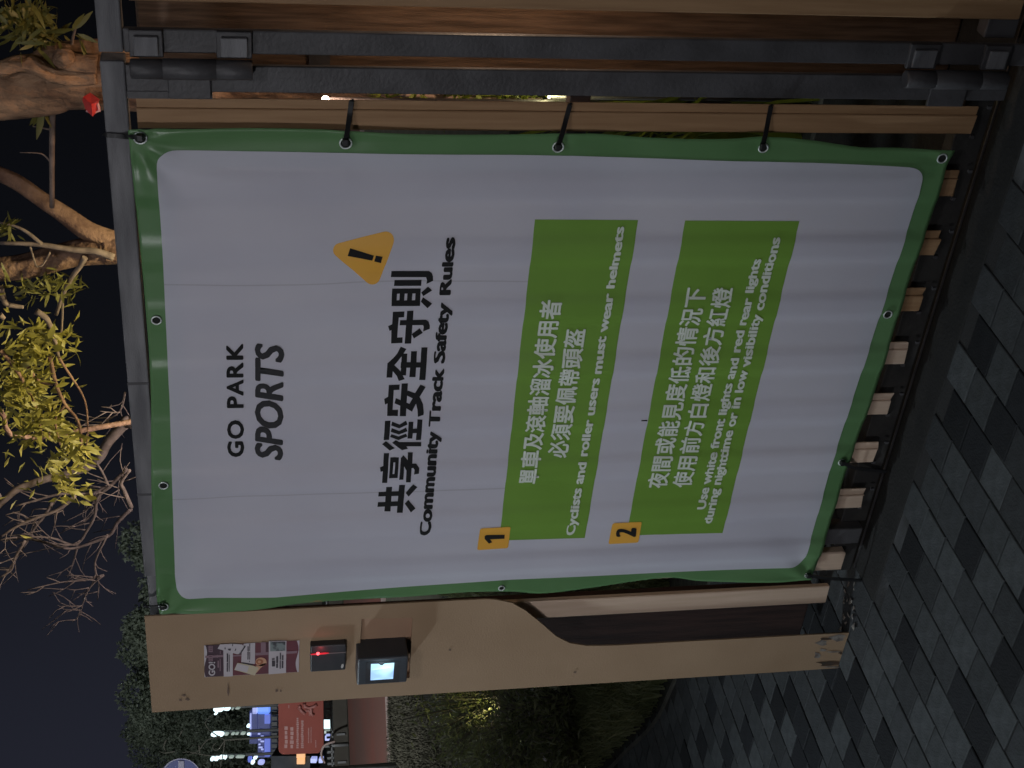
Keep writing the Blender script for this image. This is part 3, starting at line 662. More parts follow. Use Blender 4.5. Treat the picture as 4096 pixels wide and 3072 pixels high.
# warning triangle: hull of three circles
def Z4(x, y): return (1024+x*0.4629, 768+y*0.4629)
cs = [(725, 495, 60), (1122, 412, 70), (1005, 730, 70)]; hp = []
for i in range(3):
    x, y, r = cs[i]; xa, ya, _ = cs[i-1]; xb, yb, _ = cs[(i+1) % 3]
    def nrm(x0, y0, x1, y1): d = math.hypot(x1-x0, y1-y0); return math.atan2(-(x1-x0)/d, (y1-y0)/d)
    a0 = nrm(xa, ya, x, y); a1 = nrm(x, y, xb, yb)
    while a1 < a0: a1 += 2*PI
    if a1-a0 > PI: a1 -= 2*PI
    for k in range(9):
        t = a0+(a1-a0)*k/8; hp.append(Z4(x+r*math.cos(t), y+r*math.sin(t)))
decal([hp], 'yellow', 0.0020, 'warning_triangle')
decal([[Z4(*p) for p in ((812, 477), (1018, 540), (1003, 583), (790, 543))]], 'black', 0.0027, 'exclamation_mark')
decal([[Z4(*p) for p in ((1035, 540), (1093, 550), (1078, 605), (1020, 590))]], 'black', 0.0027, 'exclamation_mark')
# the seven large characters, traced stroke by stroke
def zA(p): return (1450+p[0]*0.18083, 1050+p[1]*0.18083)
def zB(p): return (1450+p[0]*0.18083, 1350+p[1]*0.18083)
def zC(p): return (1450+p[0]*0.27119, 1650+p[1]*0.27119)
glyphs = [
 (zA, [[[(640, 190), (1470, 190), (1530, 230), (1560, 310), (1562, 410), (1415, 478), (1428, 400), (1405, 328), (625, 325)]],
       [[(710, 390), (1308, 385), (1298, 520), (695, 522)]],
       [[(655, 578), (1290, 578), (1268, 945), (638, 948)], [(765, 695), (825, 690), (815, 830), (755, 835)], [(935, 690), (995, 690), (982, 832), (920, 835)], [(1105, 690), (1172, 688), (1162, 830), (1092, 832)]],
       [[(1300, 665), (1450, 535), (1540, 620), (1345, 748)]], [[(1340, 770), (1535, 895), (1435, 995), (1288, 855)]]]),
 (zA, [[[(670, 1075), (925, 1068), (918, 1198), (800, 1205), (770, 1677), (890, 1672), (885, 1800), (635, 1810), (640, 1510), (600, 1528), (565, 1410), (655, 1365)]],
       [[(985, 1055), (1125, 1050), (1080, 1812), (935, 1815)]],
       [[(830, 1265), (1400, 1255), (1460, 1300), (1490, 1400), (1490, 1480), (1345, 1540), (1355, 1430), (1340, 1388), (820, 1390)]],
       [[(1090, 1600), (1265, 1465), (1335, 1570), (1140, 1697)]]]),
 (zB, [[[(850, 222), (975, 275), (900, 400), (705, 610), (840, 740), (935, 925), (805, 975), (760, 850), (670, 740), (655, 885), (530, 885), (550, 570), (680, 470), (770, 380)]],
       [[(870, 380), (995, 378), (960, 835), (840, 830)]], [[(1080, 325), (1210, 328), (1170, 870), (1035, 870)]], [[(1308, 240), (1442, 240), (1388, 943), (1252, 943)]], [[(850, 545), (1300, 545), (1290, 660), (840, 665)]]]),
 (zB, [[[(585, 1075), (828, 1065), (820, 1178), (695, 1185), (668, 1608), (788, 1605), (780, 1727), (543, 1727), (555, 1475), (500, 1500), (482, 1380), (570, 1330)]],
       [[(870, 1040), (1008, 1035), (960, 1727), (822, 1727)]],
       [[(740, 1355), (1040, 1480), (1110, 1360), (985, 1300), (1000, 1190), (1165, 1245), (1285, 1060), (1400, 1115), (1265, 1330), (1340, 1480), (1355, 1659), (1345, 1700), (1222, 1740), (1215, 1600), (1185, 1475), (1095, 1640), (970, 1575), (710, 1470)]]]),
 (zC, [[[(330, 115), (412, 110), (392, 405), (312, 408)]], [[(435, 125), (545, 165), (640, 110), (662, 165), (540, 222), (420, 180)]], [[(430, 218), (540, 258), (640, 208), (662, 262), (535, 315), (412, 270)]], [[(425, 308), (530, 348), (640, 300), (662, 350), (530, 405), (405, 358)]],
       [[(678, 125), (748, 125), (742, 225), (800, 222), (808, 88), (882, 92), (862, 402), (785, 405), (795, 290), (740, 290), (732, 382), (662, 382)]],
       [[(345, 420), (475, 525), (400, 558), (288, 465)]], [[(490, 405), (545, 435), (865, 432), (865, 495), (645, 495), (668, 530), (582, 553), (435, 445)]]]),
 (zC, [[[(315, 598), (392, 598), (362, 1025), (285, 1025), (298, 850), (265, 860), (255, 798), (305, 780)]],
       [[(412, 660), (538, 660), (515, 950), (388, 955)], [(455, 735), (485, 732), (468, 890), (440, 892)]],
       [[(565, 670), (605, 628), (665, 700), (668, 585), (742, 585), (735, 745), (790, 745), (835, 800), (830, 885), (755, 900), (765, 830), (745, 800), (722, 805), (708, 1015), (638, 1015), (645, 840), (612, 780), (600, 975), (538, 978)]]]),
 (zC, [[[(350, 1095), (438, 1092), (412, 1455), (322, 1455)]], [[(540, 1060), (628, 1060), (592, 1470), (505, 1472)]], [[(238, 1172), (545, 1160), (540, 1228), (232, 1238)]], [[(228, 1320), (535, 1308), (530, 1375), (220, 1390)]],
       [[(637, 1185), (745, 1048), (810, 1098), (680, 1238)]], [[(675, 1285), (780, 1410), (712, 1465), (622, 1340)]]])]
for fz, strokes in glyphs:
    jm = bmesh.new()
    for i, st in enumerate(strokes):
        b = lay(fill([[tuple(PB(*fz(p))) for p in q] for q in st]), 0.0020+0.00012*i); m_ = bpy.data.meshes.new('t'); b.to_mesh(m_); b.free(); jm.from_mesh(m_); bpy.data.meshes.remove(m_)
    put(obj('character', jm, 'black'), ban)
# digit 1
decal([[(1024+x*.4629, 1536+y*.4629) for x, y in ((1975, 1312), (1985, 1300), (2148, 1297), (2146, 1332), (2022, 1337), (2040, 1362), (2012, 1374), (1975, 1335))]], 'black', 0.0034, 'digit')
# lettering from the built-in font fitted between four corners: cap height and baseline
def text_mesh(s, shear=0, spacing=1.0):
    c = bpy.data.curves.new('t', 'FONT'); c.body = s; c.shear = shear; c.space_character = spacing; c.resolution_u = 3; c.fill_mode = 'BOTH'
    o = bpy.data.objects.new('t', c); C.objects.link(o); bpy.context.view_layer.update()
    me = bpy.data.meshes.new_from_object(o.evaluated_get(bpy.context.evaluated_depsgraph_get())); bpy.data.objects.remove(o); return me
def lettering(s, TL, TR, BR, BL, m, bold=0.02, shear=0, spacing=1.0, cjk=False, off=0.0034, name='lettering', cap=0.729, by=None):
    me = text_mesh(s, shear, spacing); by = bold if by is None else by
    xs = [v.co.x for v in me.vertices]; ys = [v.co.y for v in me.vertices]; x0, x1 = min(xs)-bold, max(xs)+bold
    y0, y1 = (min(ys)-by, max(ys)+by) if cjk else (-by, cap+by)
    TL, TR, BR, BL = (PB(*p) for p in (TL, TR, BR, BL)); jm = bmesh.new()
    def yy(y):       # tall lower-case letters, as in the printed face
        if cjk or s.isupper() or y < 0: return y
        return y*0.655/0.54 if y < 0.54 else lerp(0.655, cap, (y-0.54)/(cap-0.54))
    shifts = [(0, 0)]+[(math.cos(k*PI/4), math.sin(k*PI/4)) for k in range(8)]
    for n_, (sx, sy) in enumerate(shifts):
        m2 = me.copy()
        for v in m2.vertices:
            u_ = (v.co.x+sx*bold-x0)/(x1-x0); t = (yy(v.co.y)+sy*by-y0)/(y1-y0)
            a = BL.lerp(BR, u_); b = TL.lerp(TR, u_); q = a+(b-a)*t; v.co = (q.x, q.y, 0)
        b = lay(m2, off+0.00004*n_, 0.04); m3 = bpy.data.meshes.new('t'); b.to_mesh(m3); b.free(); jm.from_mesh(m3); bpy.data.meshes.remove(m3)
    o = obj(name, jm, m); put(o, ban); return o
lettering('GO PARK', (906, 1830), (900, 1373), (973, 1373), (976, 1830), 'black', 0.034, 0, 1.16, off=0.0024)
lettering('SPORTS', (1013, 1842), (1013, 1373), (1136, 1373), (1131, 1842), 'greyprint', 0.038, 0.18, 0.98, off=0.0024, by=0.026)
lettering('Community Track Safety Rules', (1675, 2140), (1775, 948), (1822, 948), (1721, 2140), 'black', 0.050, 0, 0.99, off=0.0024, by=0.045)
lettering('2', (2461, 2147), (2464, 2110), (2546, 2110), (2543, 2147), 'black', 0.05)
lettering('單車及滾軸溜冰使用者', (2070, 1932), (2162, 1198), (2250, 1198), (2150, 1932), 'paletext', 0.024, cjk=True)
lettering('必須要佩帶頭盔', (2186, 1828), (2262, 1318), (2346, 1318), (2269, 1828), 'paletext', 0.024, cjk=True)
lettering('Cyclists and roller users must wear helmets', (2262, 2139), (2464, 907), (2499, 907), (2297, 2139), 'paletext', 0.043, 0, 0.99, by=0.034)
lettering('夜間或能見度低的情況下', (2584, 1950), (2744, 1151), (2830, 1151), (2666, 1950), 'paletext', 0.022, cjk=True)
lettering('使用前方白燈和後方紅燈', (2685, 1947), (2853, 1150), (2936, 1150), (2764, 1947), 'paletext', 0.022, cjk=True)
lettering('Use white front lights and red rear lights', (2785, 2033), (3010, 1031), (3045, 1031), (2819, 2033), 'paletext', 0.043, 0, 0.99, by=0.034)
lettering('during nighttime or in low visibility conditions', (2812, 2093), (3084, 946), (3121, 946), (2845, 2093), 'paletext', 0.043, 0, 0.99, by=0.034)
decal([[(2564, 1677), (2588, 1676), (2588, 1681), (2564, 1681)]], 'black', 0.0022, 'scratch')
# eyelets
eyes = [(561, 549, 20), (1383, 572, 19), (2234, 592, 18), (3052, 590, 16), (3767, 632, 17), (626, 1277, 16), (654, 1939, 16), (3549, 1254, 16), (3366, 1847, 14), (3230, 2300, 12), (2006, 2350, 12), (654, 2427, 18)]
for x, y, r in eyes:
    p = PB(x, y); c = surf(p.x, p.y, 0.0026); R0 = r/F*3.0*1.1
    bm = bmesh.new(); ring = []
    for i in range(20):
        a = 2*PI*i/20
        ring.append([bm.verts.new(c+Vector(((R0+rr_*math.cos(b2))*math.cos(a), -rr_*math.sin(b2), (R0+rr_*math.cos(b2))*math.sin(a)))) for b2 in [k*PI/3 for k in range(6)] for rr_ in (0.0016,)])
    for i in range(20):
        for k in range(6):
            f = bm.faces.new((ring[i][k], ring[(i+1) % 20][k], ring[(i+1) % 20][(k+1) % 6], ring[i][(k+1) % 6])); f.smooth = True
    ey = obj('eyelet', bm, 'eyelet', ban)
    bm = bmesh.new(); bm.faces.new([bm.verts.new(c+Vector((R0*math.cos(a), 0.0006, R0*math.sin(a)))) for a in [2*PI*i/16 for i in range(16)]])
    h_ = obj('eyelet_hole', bm, 'hole'); sub(h_, ey)
# cable ties
def tie(pts, label, w=0.0045):
    P = smooth_path(pts, 5); bm = bmesh.new(); ra = []
    for i, p in enumerate(P):
        d = (P[min(i+1, len(P)-1)]-P[max(i-1, 0)]).normalized(); s = d.cross(Vector((0, 1, 0)))
        s = s.normalized() if s.length > 0.05 else Vector((1, 0, 0)); nn = s.cross(d).normalized()
        ra.append([bm.verts.new(p+s*a*w+nn*b*0.0011) for a, b in ((-1, -1), (1, -1), (1, 1), (-1, 1))])
    for i in range(len(ra)-1):
        for k in range(4): bm.faces.new((ra[i][k], ra[i][(k+1) % 4], ra[i+1][(k+1) % 4], ra[i+1][k]))
    bm.faces.new(ra[0][::-1]); bm.faces.new(ra[-1])
    bmesh.ops.recalc_face_normals(bm, faces=bm.faces)
    t = thing('cable_tie', label, 'cable tie', P[0], 'black cable ties holding the banner')
    obj('strap', bm, 'tie', t)
    p = P[len(P)//6]; d = 0.0062
    obj('lock_head', bx(p.x-d, p.x+d, p.y-0.006, p.y+0.003, p.z-d*0.8, p.z+d*0.8, 0.001), 'tie', t)
def tp2(x, y, Y): return at(x, y, Y)
tie([tp2(578, 550, -0.017), tp2(565, 549, -0.028), tp2(530, 548, -0.024), tp2(505, 547, -0.008), tp2(465, 543, -0.003), tp2(424, 540, -0.002), tp2(422, 540, 0.012), tp2(424, 540, 0.046)], 'black cable tie from the top right eyelet over the top rail')
def side_tie(ex, ey, tx, ty, label):
    tie([tp2(ex, ey+4, -0.016), tp2(ex-2, ey-6, -0.03), tp2(lerp(ex, tx, .3), lerp(ey, ty, .3), -0.022), tp2(lerp(ex, tx, .65), lerp(ey, ty, .65), -0.008), tp2(lerp(ex, tx, .93), lerp(ey, ty, .93), -0.004), tp2(tx, ty, 0.0), tp2(tx, ty-2, 0.03)], label)
side_tie(1383, 572, 1406, 402, 'black cable tie highest of the three round the slat right of the banner')
side_tie(2234, 592, 2280, 418, 'black cable tie in the middle of the three round the slat right of the banner')
side_tie(3052, 590, 3084, 424, 'black cable tie lowest of the three round the slat right of the banner')
tie([tp2(3362, 1845, -0.017), tp2(3374, 1852, -0.028), tp2(3405, 1866, -0.02), tp2(3440, 1875, -0.004), tp2(3500, 1882, 0.012), tp2(3545, 1888, 0.016)], 'black cable tie hanging from the bottom edge of the banner')
tie([tp2(3226, 2298, -0.017), tp2(3240, 2302, -0.028), tp2(3300, 2312, -0.02), tp2(3380, 2318, -0.006), tp2(3450, 2322, 0.02), tp2(3470, 2323, 0.022)], 'black cable tie at the bottom left corner of the banner')
tie([tp2(658, 2427, -0.017), tp2(645, 2426, -0.028), tp2(622, 2426, -0.02), tp2(600, 2427, -0.003), tp2(582, 2427, -0.002), tp2(578, 2427, 0.01)], 'black cable tie at the top left corner beside the access post')

# ------------------------------------------------------------------ leaves and trees
def leaf_mesh(name, L, W, m, bend=0.15, fold=0.15, nseg=4):
    bm = bmesh.new(); rows = []
    for i in range(nseg+1):
        t = i/nseg; w_ = W*math.sin(PI*min(1, t*0.92+0.06))**0.8*(1-0.2*t)*0.5 if 0 < i < nseg else W*0.03
        z = -bend*L*t*t
        rows.append([bm.verts.new((-w_, t*L, z+fold*w_)), bm.verts.new((0, t*L, z)), bm.verts.new((w_, t*L, z+fold*w_))])
    for i in range(nseg):
        for k in range(2): f = bm.faces.new((rows[i][k], rows[i][k+1], rows[i+1][k+1], rows[i+1][k])); f.smooth = True
    me = bpy.data.meshes.new(name); bm.to_mesh(me); bm.free(); me.materials.append(M[m]); return me
LV = [leaf_mesh('leaf', 0.060, 0.015, 'leaf', 0.2), leaf_mesh('leaf', 0.050, 0.013, 'leaf', -0.15), leaf_mesh('leaf', 0.068, 0.014, 'leaf', 0.4)]
LY = [leaf_mesh('leaf', 0.056, 0.021, 'leaf_y', 0.2), leaf_mesh('leaf', 0.044, 0.019, 'leaf_y', -0.2), leaf_mesh('leaf', 0.062, 0.018, 'leaf_y', 0.45)]
def leaf_obj(meshes, p, d, tree, sc_=1.0, rnd=random):
    up = Vector((rnd.gauss(0, 1), rnd.gauss(0, 1), rnd.gauss(0.5, 1)))
    d = d.normalized(); x = d.cross(up).normalized(); z = x.cross(d)
    m = Matrix((x, d, z)).transposed().to_4x4(); m.translation = p-Vector(tree.location)
    o = bpy.data.objects.new('leaf', rnd.choice(meshes)); C.objects.link(o); o.parent = tree
    o.matrix_local = m@Matrix.Scale(sc_*rnd.uniform(0.7, 1.2), 4); return o
def add_leafs_bm(bm, p, d, L, W, rnd):
    up = Vector((rnd.gauss(0, 1), rnd.gauss(0, 1), rnd.gauss(0, 1))); d = d.normalized(); s = d.cross(up).normalized(); n = s.cross(d)
    a = bm.verts.new(p); b = bm.verts.new(p+d*L*0.5+s*W/2+n*L*0.06); c = bm.verts.new(p+d*L-n*L*0.1); e = bm.verts.new(p+d*L*0.5-s*W/2+n*L*0.06)
    bm.faces.new((a, b, c, e))
def branch(bm, pts, r0, r1, n=8, wob=0.0, sub_=4):
    P = smooth_path(pts, sub_); tube(bm, P, [lerp(r0, r1, i/(len(P)-1)) for i in range(len(P))], n, wob); return P
def pw(lst, Y): return [at(x, y, Y+(dy[0] if dy else 0)) for x, y, *dy in lst]

# A: thick trunk, top left of the picture
YA = 1.35
base = at(2900, 370, YA); tA = thing('tree', 'thick gnarled trunk leaning behind the gate hinges, lit orange from below', 'tree', (base.x, base.y, 0), 'park trees behind the fence')
bm = bmesh.new()
p1 = at(390, 297, YA); p0 = at(0, 355, YA); pm = at(190, 330, YA); pmid = at(900, 330, YA)
P = [Vector((p1.x+0.03, YA, 0.0)), Vector((p1.x+0.02, YA, 0.5)), Vector((p1.x+0.0, YA, 1.2)), p1, pm, p0, p0+(p0-pm)*1.5]
S_ = smooth_path(P, 22); rds = [lerp(0.086, 0.060, i/(len(S_)-1))*(1+0.12*noise.noise(Vector((0, 0, p.z*5)))) for i, p in enumerate(S_)]
tube(bm, S_, rds, 40, 0.55)
# ridges on the trunk
for pl, r in ((((0, 285), (70, 262), (130, 262), (180, 290), (230, 308), (300, 312), (385, 305)), 0.022), (((235, 222), (262, 240), (300, 250), (388, 258)), 0.024)):
    branch(bm, [at(x, y, YA-0.062) for x, y in pl], r, r*0.9, 14, 0.7, 8)
bmesh.ops.create_icosphere(bm, subdivisions=2, radius=0.03, matrix=Matrix.Translation(at(255, 232, YA-0.07)))
obj('trunk', bm, 'bark', tA)
bm = bmesh.new()
branch(bm, pw([(212, 400), (208, 600), (208, 830)], YA), 0.0085, 0.007, 8); branch(bm, pw([(200, 645), (165, 615), (80, 610)], YA), 0.003, 0.001, 6); branch(bm, pw([(205, 520), (170, 512), (130, 505)], YA), 0.003, 0.0015, 6)
obj('branch', bm, 'twig', tA)
bm = bmesh.new(); branch(bm, pw([(290, 215), (288, 170), (300, 120), (310, 90)], YA), 0.005, 0.003, 6); obj('branch', bm, 'twig', tA)
rA = random.Random(3)
for cx, cy, sx, sy, n in ((120, 60, 90, 45, 70), (60, 120, 60, 45, 40), (190, 130, 70, 45, 50), (40, 40, 40, 50, 25), (150, 170, 70, 25, 18)):
    for i in range(n):
        x = rA.gauss(cx, sx*0.6); y = rA.gauss(cy, sy*0.6)
        if x > 262: continue
        p = at(x, y, YA+rA.uniform(-0.12, 0.16)); d = Vector((rA.gauss(0, 0.8), rA.gauss(0, 0.6), rA.gauss(-0.1, 0.9)))
        leaf_obj(LV, p, d, tA, 0.95, rA)
for x, y, a, b in ((288, 125, 40, -75), (300, 118, 50, -55), (310, 135, 50, 20), (315, 150, 25, 70), (325, 160, 15, 70), (300, 140, 35, 15), (175, 430, 18, 90), (168, 432, -10, 110), (160, 440, -30, 100), (150, 445, -45, 110), (180, 425, 30, 70)):
    p = at(x, y, YA-0.05); q = at(x+a, y+b, YA-0.05); leaf_obj(LV[:2], p, q-p, tA, 1.25, rA)
# red tag hanging beside the trunk
tg = thing('red_tag', 'torn red plastic tag hanging beside the gnarled trunk', 'tag', at(370, 420, YA-0.12))
c_ = [at(x, y, YA-0.12) for x, y in ((335, 388), (360, 384), (400, 386), (390, 410), (398, 440), (372, 452), (345, 440), (330, 410))]
bm = bmesh.new(); vs = [bm.verts.new(p+Vector((0, 0.02*math.sin(i*2.1), 0))) for i, p in enumerate(c_)]; ce = bm.verts.new(at(366, 415, YA-0.15))
for i in range(8): bm.faces.new((vs[i], vs[(i+1) % 8], ce))
o = obj('plastic_piece', bm, 'red', tg); so_ = o.modifiers.new('thickness', 'SOLIDIFY'); so_.thickness = 0.002
bm = bmesh.new(); tube(bm, [p+Vector((0, -0.003, 0)) for p in (c_[3], c_[4], c_[5], c_[6])], [0.004]*4, 6); obj('folded_edge', bm, 'pale_red', tg)

# B: forked tree
YB2 = 2.1
pB = at(455, 995, YB2); tB = thing('tree', 'forked smooth-barked tree rising behind the top rail, left of the gnarled trunk', 'tree', (pB.x, YB2, 0), 'park trees behind the fence')
bm = bmesh.new()
branch(bm, [Vector((pB.x+0.05, YB2, 0)), Vector((pB.x+0.03, YB2, 1)), at(520, 990, YB2), at(450, 992, YB2), at(405, 994, YB2)], 0.060, 0.052, 24, 0.3, 10)
branch(bm, pw([(520, 985), (440, 960), (350, 925), (250, 855), (170, 800), (80, 735), (0, 695), (-120, 640)], YB2), 0.040, 0.019, 20, 0.3, 8)
branch(bm, pw([(500, 990), (400, 1000), (300, 1015), (200, 1040), (100, 1068), (0, 1080), (-140, 1090)], YB2), 0.056, 0.034, 20, 0.35, 8)
obj('trunk', bm, 'bark_mid', tB)
bm = bmesh.new()
for pl, r0, r1 in (([(455, 1030), (380, 1005), (300, 1000), (170, 980), (100, 975), (0, 972)], 0.014, 0.006), ([(170, 980), (110, 930), (60, 905), (0, 890)], 0.008, 0.003), ([(340, 1030), (320, 1065), (280, 1120), (250, 1185), (225, 1260)], 0.011, 0.006),
                   ([(250, 1185), (250, 1250), (245, 1330), (232, 1352)], 0.005, 0.003), ([(0, 1150), (20, 1210), (60, 1225), (95, 1228)], 0.013, 0.006), ([(145, 1245), (190, 1280), (215, 1350), (235, 1430)], 0.012, 0.007),
                   ([(200, 1010), (170, 1060), (150, 1065)], 0.004, 0.002), ([(120, 985), (140, 1050), (150, 1070)], 0.004, 0.002), ([(0, 1258), (15, 1275)], 0.01, 0.009)):
    branch(bm, pw(pl, YB2-0.08), r0, r1, 8)
obj('branch', bm, 'twig', tB)
rB = random.Random(4)
for cx, cy, sx, sy, n in ((160, 1165, 110, 45, 70), (30, 920, 45, 25, 22), (230, 1120, 60, 30, 26), (295, 1165, 25, 40, 12)):
    for i in range(n):
        x = rB.gauss(cx, sx*0.6); y = rB.gauss(cy, sy*0.6)
        if x > 330: continue
        leaf_obj(LV, at(x, y, YB2+rB.uniform(-0.2, 0.1)), Vector((rB.gauss(0, 0.8), rB.gauss(0, 0.4), rB.gauss(0, 0.8))), tB, 0.9, rB)
# C: yellow lit drooping foliage
YC = 2.0
pC = at(560, 1600, YC); tC = thing('tree', 'young tree with a drooping mass of brightly lit yellow leaves above the rail', 'tree', (pC.x-0.4, YC+0.5, 0), 'park trees behind the fence')
bm = bmesh.new()
branch(bm, [Vector((pC.x-0.4, YC+0.5, 0)), Vector((pC.x-0.4, YC+0.45, 1.6)), at(120, 1750, YC+0.35), at(0, 1640, YC+0.3), at(-200, 1560, YC+0.3)], 0.013, 0.009, 8, 0.2)
obj('trunk', bm, 'bark_mid', tC)
bm = bmesh.new()
for pl, r0, r1 in (([(200, 1430), (225, 1540), (262, 1620), (310, 1680), (325, 1760), (322, 1790)], 0.008, 0.004), ([(262, 1620), (228, 1660), (222, 1700), (240, 1780)], 0.006, 0.003), ([(235, 1430), (280, 1500), (330, 1580), (348, 1650), (350, 1740), (345, 1790)], 0.005, 0.0025),
                   ([(100, 1450), (150, 1520), (210, 1540)], 0.007, 0.004), ([(0, 1400), (60, 1470), (110, 1560), (150, 1650), (170, 1760)], 0.009, 0.003)):
    bm = bmesh.new(); branch(bm, pw(pl, YC-0.05), r0, r1, 7); obj('branch', bm, 'bark_mid', tC)
rC = random.Random(8); cl = []
for cx, cy, sx, sy, n in ((110, 1400, 110, 90, 150), (90, 1560, 110, 80, 170), (160, 1700, 110, 70, 150), (300, 1790, 70, 90, 80), (240, 1880, 90, 55, 50), (260, 1960, 90, 35, 36), (250, 1350, 70, 60, 30)):
    for i in range(n):
        cl.append((rC.gauss(cx, sx*0.55), rC.gauss(cy, sy*0.55)))
cl = [c for c in cl if c[0] < 385-abs(c[1]-1800)*0.10 and c[1] < 2010 and not (c[0] < 60 and c[1] > 1760)]
rC.shuffle(cl); stuff = bmesh.new()
for i, (x, y) in enumerate(cl):
    p = at(x, y, YC+rC.uniform(-0.15, 0.2)); d = Vector((rC.gauss(0, 0.7), rC.gauss(0, 0.5), rC.gauss(-0.6, 0.7)))
    if i < 290: leaf_obj(LY, p, d, tC, 1.12, rC)
    else: add_leafs_bm(stuff, p, d, 0.055, 0.018, rC)
for i in range(190):      # the leaves behind the lit front ones
    x = rC.gauss(90, 90); y = rC.gauss(1560, 190)
    if x > 320: continue
    add_leafs_bm(stuff, at(x, y, YC+rC.uniform(0.3, 0.8)), Vector((rC.gauss(0, 1), rC.gauss(0, 1), rC.gauss(-0.5, 1))), 0.055, 0.014, rC)
o = obj('foliage', stuff, 'leaf_y', tC); o['kind'] = 'stuff'
# D: bare tree
YD = 3.0
pD = at(560, 1720, YD); tD = thing('tree', 'leafless tree with tangled thin branches left of the yellow leaves', 'tree', (pD.x+0.1, YD, 0), 'park trees behind the fence')
bm = bmesh.new()
branch(bm, [Vector((pD.x+0.1, YD, 0)), Vector((pD.x+0.1, YD, 1.2)), at(560, 1690, YD), at(510, 1690, YD), at(430, 1770, YD), at(385, 1845, YD), at(270, 1895, YD), at(190, 1915, YD), at(100, 1945, YD), at(40, 1980, YD), at(-80, 2100, YD)], 0.030, 0.013, 10, 0.2)
obj('trunk', bm, 'twig', tD)
bm = bmesh.new(); rD = random.Random(10)
mains = [([(430, 1945), (360, 1975), (250, 1975), (150, 2000), (60, 2025)], 7, 4), ([(510, 1880), (480, 1905), (440, 1945), (390, 1990), (380, 2060), (350, 2120), (300, 2180), (200, 2150), (70, 2150)], 9, 4),
         ([(525, 2030), (495, 1960), (485, 1930), (520, 1880)], 9, 6), ([(525, 2035), (470, 2090), (440, 2140), (370, 2170), (280, 2195), (180, 2170), (80, 2150), (0, 2160)], 8, 4),
         ([(300, 1985), (230, 2040), (150, 2070), (60, 2110), (0, 2150)], 8, 4), ([(210, 2010), (180, 2060), (140, 2110), (110, 2165), (60, 2240), (20, 2300)], 7, 4),
         ([(430, 2140), (380, 2250), (395, 2330), (390, 2400)], 5, 2), ([(310, 2190), (290, 2260), (270, 2310)], 5, 2), ([(390, 1960), (400, 1990), (385, 2020), (390, 2040)], 5, 3), ([(435, 1945), (410, 1890), (385, 1850)], 5, 4),
         ([(500, 1570), (490, 1620), (470, 1655), (430, 1680), (395, 1700)], 5, 2), ([(480, 1650), (450, 1650), (400, 1645)], 3, 1.5), ([(0, 1980), (-40, 2000)], 10, 8), ([(410, 2300), (350, 2320), (240, 2330), (110, 2360)], 4, 2),
         ([(415, 2300), (360, 2350), (330, 2420), (320, 2470)], 4, 2), ([(325, 2425), (280, 2425), (240, 2425)], 4, 1.5), ([(320, 2440), (280, 2440), (250, 2448)], 3, 1.5), ([(320, 2440), (310, 2470), (290, 2488)], 3, 1.5),
         ([(100, 2165), (60, 2230), (45, 2280), (0, 2310)], 6, 4), ([(50, 2050), (90, 2060), (130, 2085)], 4, 3)]
for pl, a, b in mains:
    a /= 1700; b /= 1700; dy = rD.uniform(-0.3, 0.3)
    P = branch(bm, pw(pl, YD+dy), a*2.1, b*1.9, 6)
    for i in range(2, len(P)-1, 2):          # side twigs
        d = (P[i+1]-P[i-1]).normalized(); s = d.cross(Vector((0, 1, 0)))*(1 if rD.random() < 0.5 else -1)
        v_ = (d*rD.uniform(0.5, 1.2)+s*rD.uniform(0.4, 1.0)+Vector((0, rD.gauss(0, 0.3), 0))).normalized(); L = rD.uniform(0.06, 0.20)
        q1 = P[i]+v_*L*0.5+Vector((0, 0, rD.uniform(-.01, .02))); q2 = P[i]+v_*L+Vector((rD.gauss(0, .02), 0, rD.gauss(0, .02)))
        branch(bm, [P[i], q1, q2], 0.0030, 0.0015, 4, 0, 2)
        if rD.random() < 0.6:
            v2 = (v_+s*0.8*rD.choice((-1, 1))).normalized(); branch(bm, [q1, q1+v2*L*0.4, q1+v2*L*0.7], 0.0024, 0.0013, 4, 0, 2)
obj('branch', bm, 'twig', tD)

# uplighters
def uplight(loc, aim, e, col, label, spot=70):
    t = thing('garden_spotlight', label, 'spotlight', loc, 'garden spotlights in the planting bed')
    L = Vector(loc); d = (Vector(aim)-L).normalized()
    bm = bmesh.new(); tube(bm, [L+Vector((0, 0, -0.05)), L+Vector((0, 0, 0.03))], [0.012, 0.012], 10); obj('stake', bm, 'steel', t)
    bm = bmesh.new(); tube(bm, [L+Vector((0, 0, 0.03)), L+Vector((0, 0, 0.03))+d*0.09], [0.035, 0.045], 16); obj('housing', bm, 'steel', t)
    bm = bmesh.new(); tube(bm, [L+Vector((0, 0, 0.03))+d*0.0905, L+Vector((0, 0, 0.03))+d*0.093], [0.04, 0.04], 16); obj('lens', bm, 'lamp_warm', t)
    put(lamp('SPOT', tuple(L+Vector((0, 0, 0.03))+d*0.12), e, col, 0.04, aim, spot, 0.7), t)
pc_ = at(170, 1620, YC)
uplight((pc_.x+1.15, 1.25, 0.03), tuple(pc_+Vector((-0.1, 0.1, 0.0))), 330, (1.0, 0.84, 0.45), 'garden spotlight aimed at the drooping yellow leaves', 46)
pa_ = at(100, 330, YA)
uplight((pa_.x+0.75, 0.75, 0.03), tuple(pa_), 75, (1.0, 0.64, 0.38), 'garden spotlight aimed at the gnarled trunk', 50)
pb_ = at(200, 1000, YB2)
uplight((pb_.x+0.5, 1.2, 0.03), tuple(pb_), 24, (1.0, 0.76, 0.56), 'garden spotlight aimed at the forked tree', 60)
pd_ = at(250, 2120, YD)
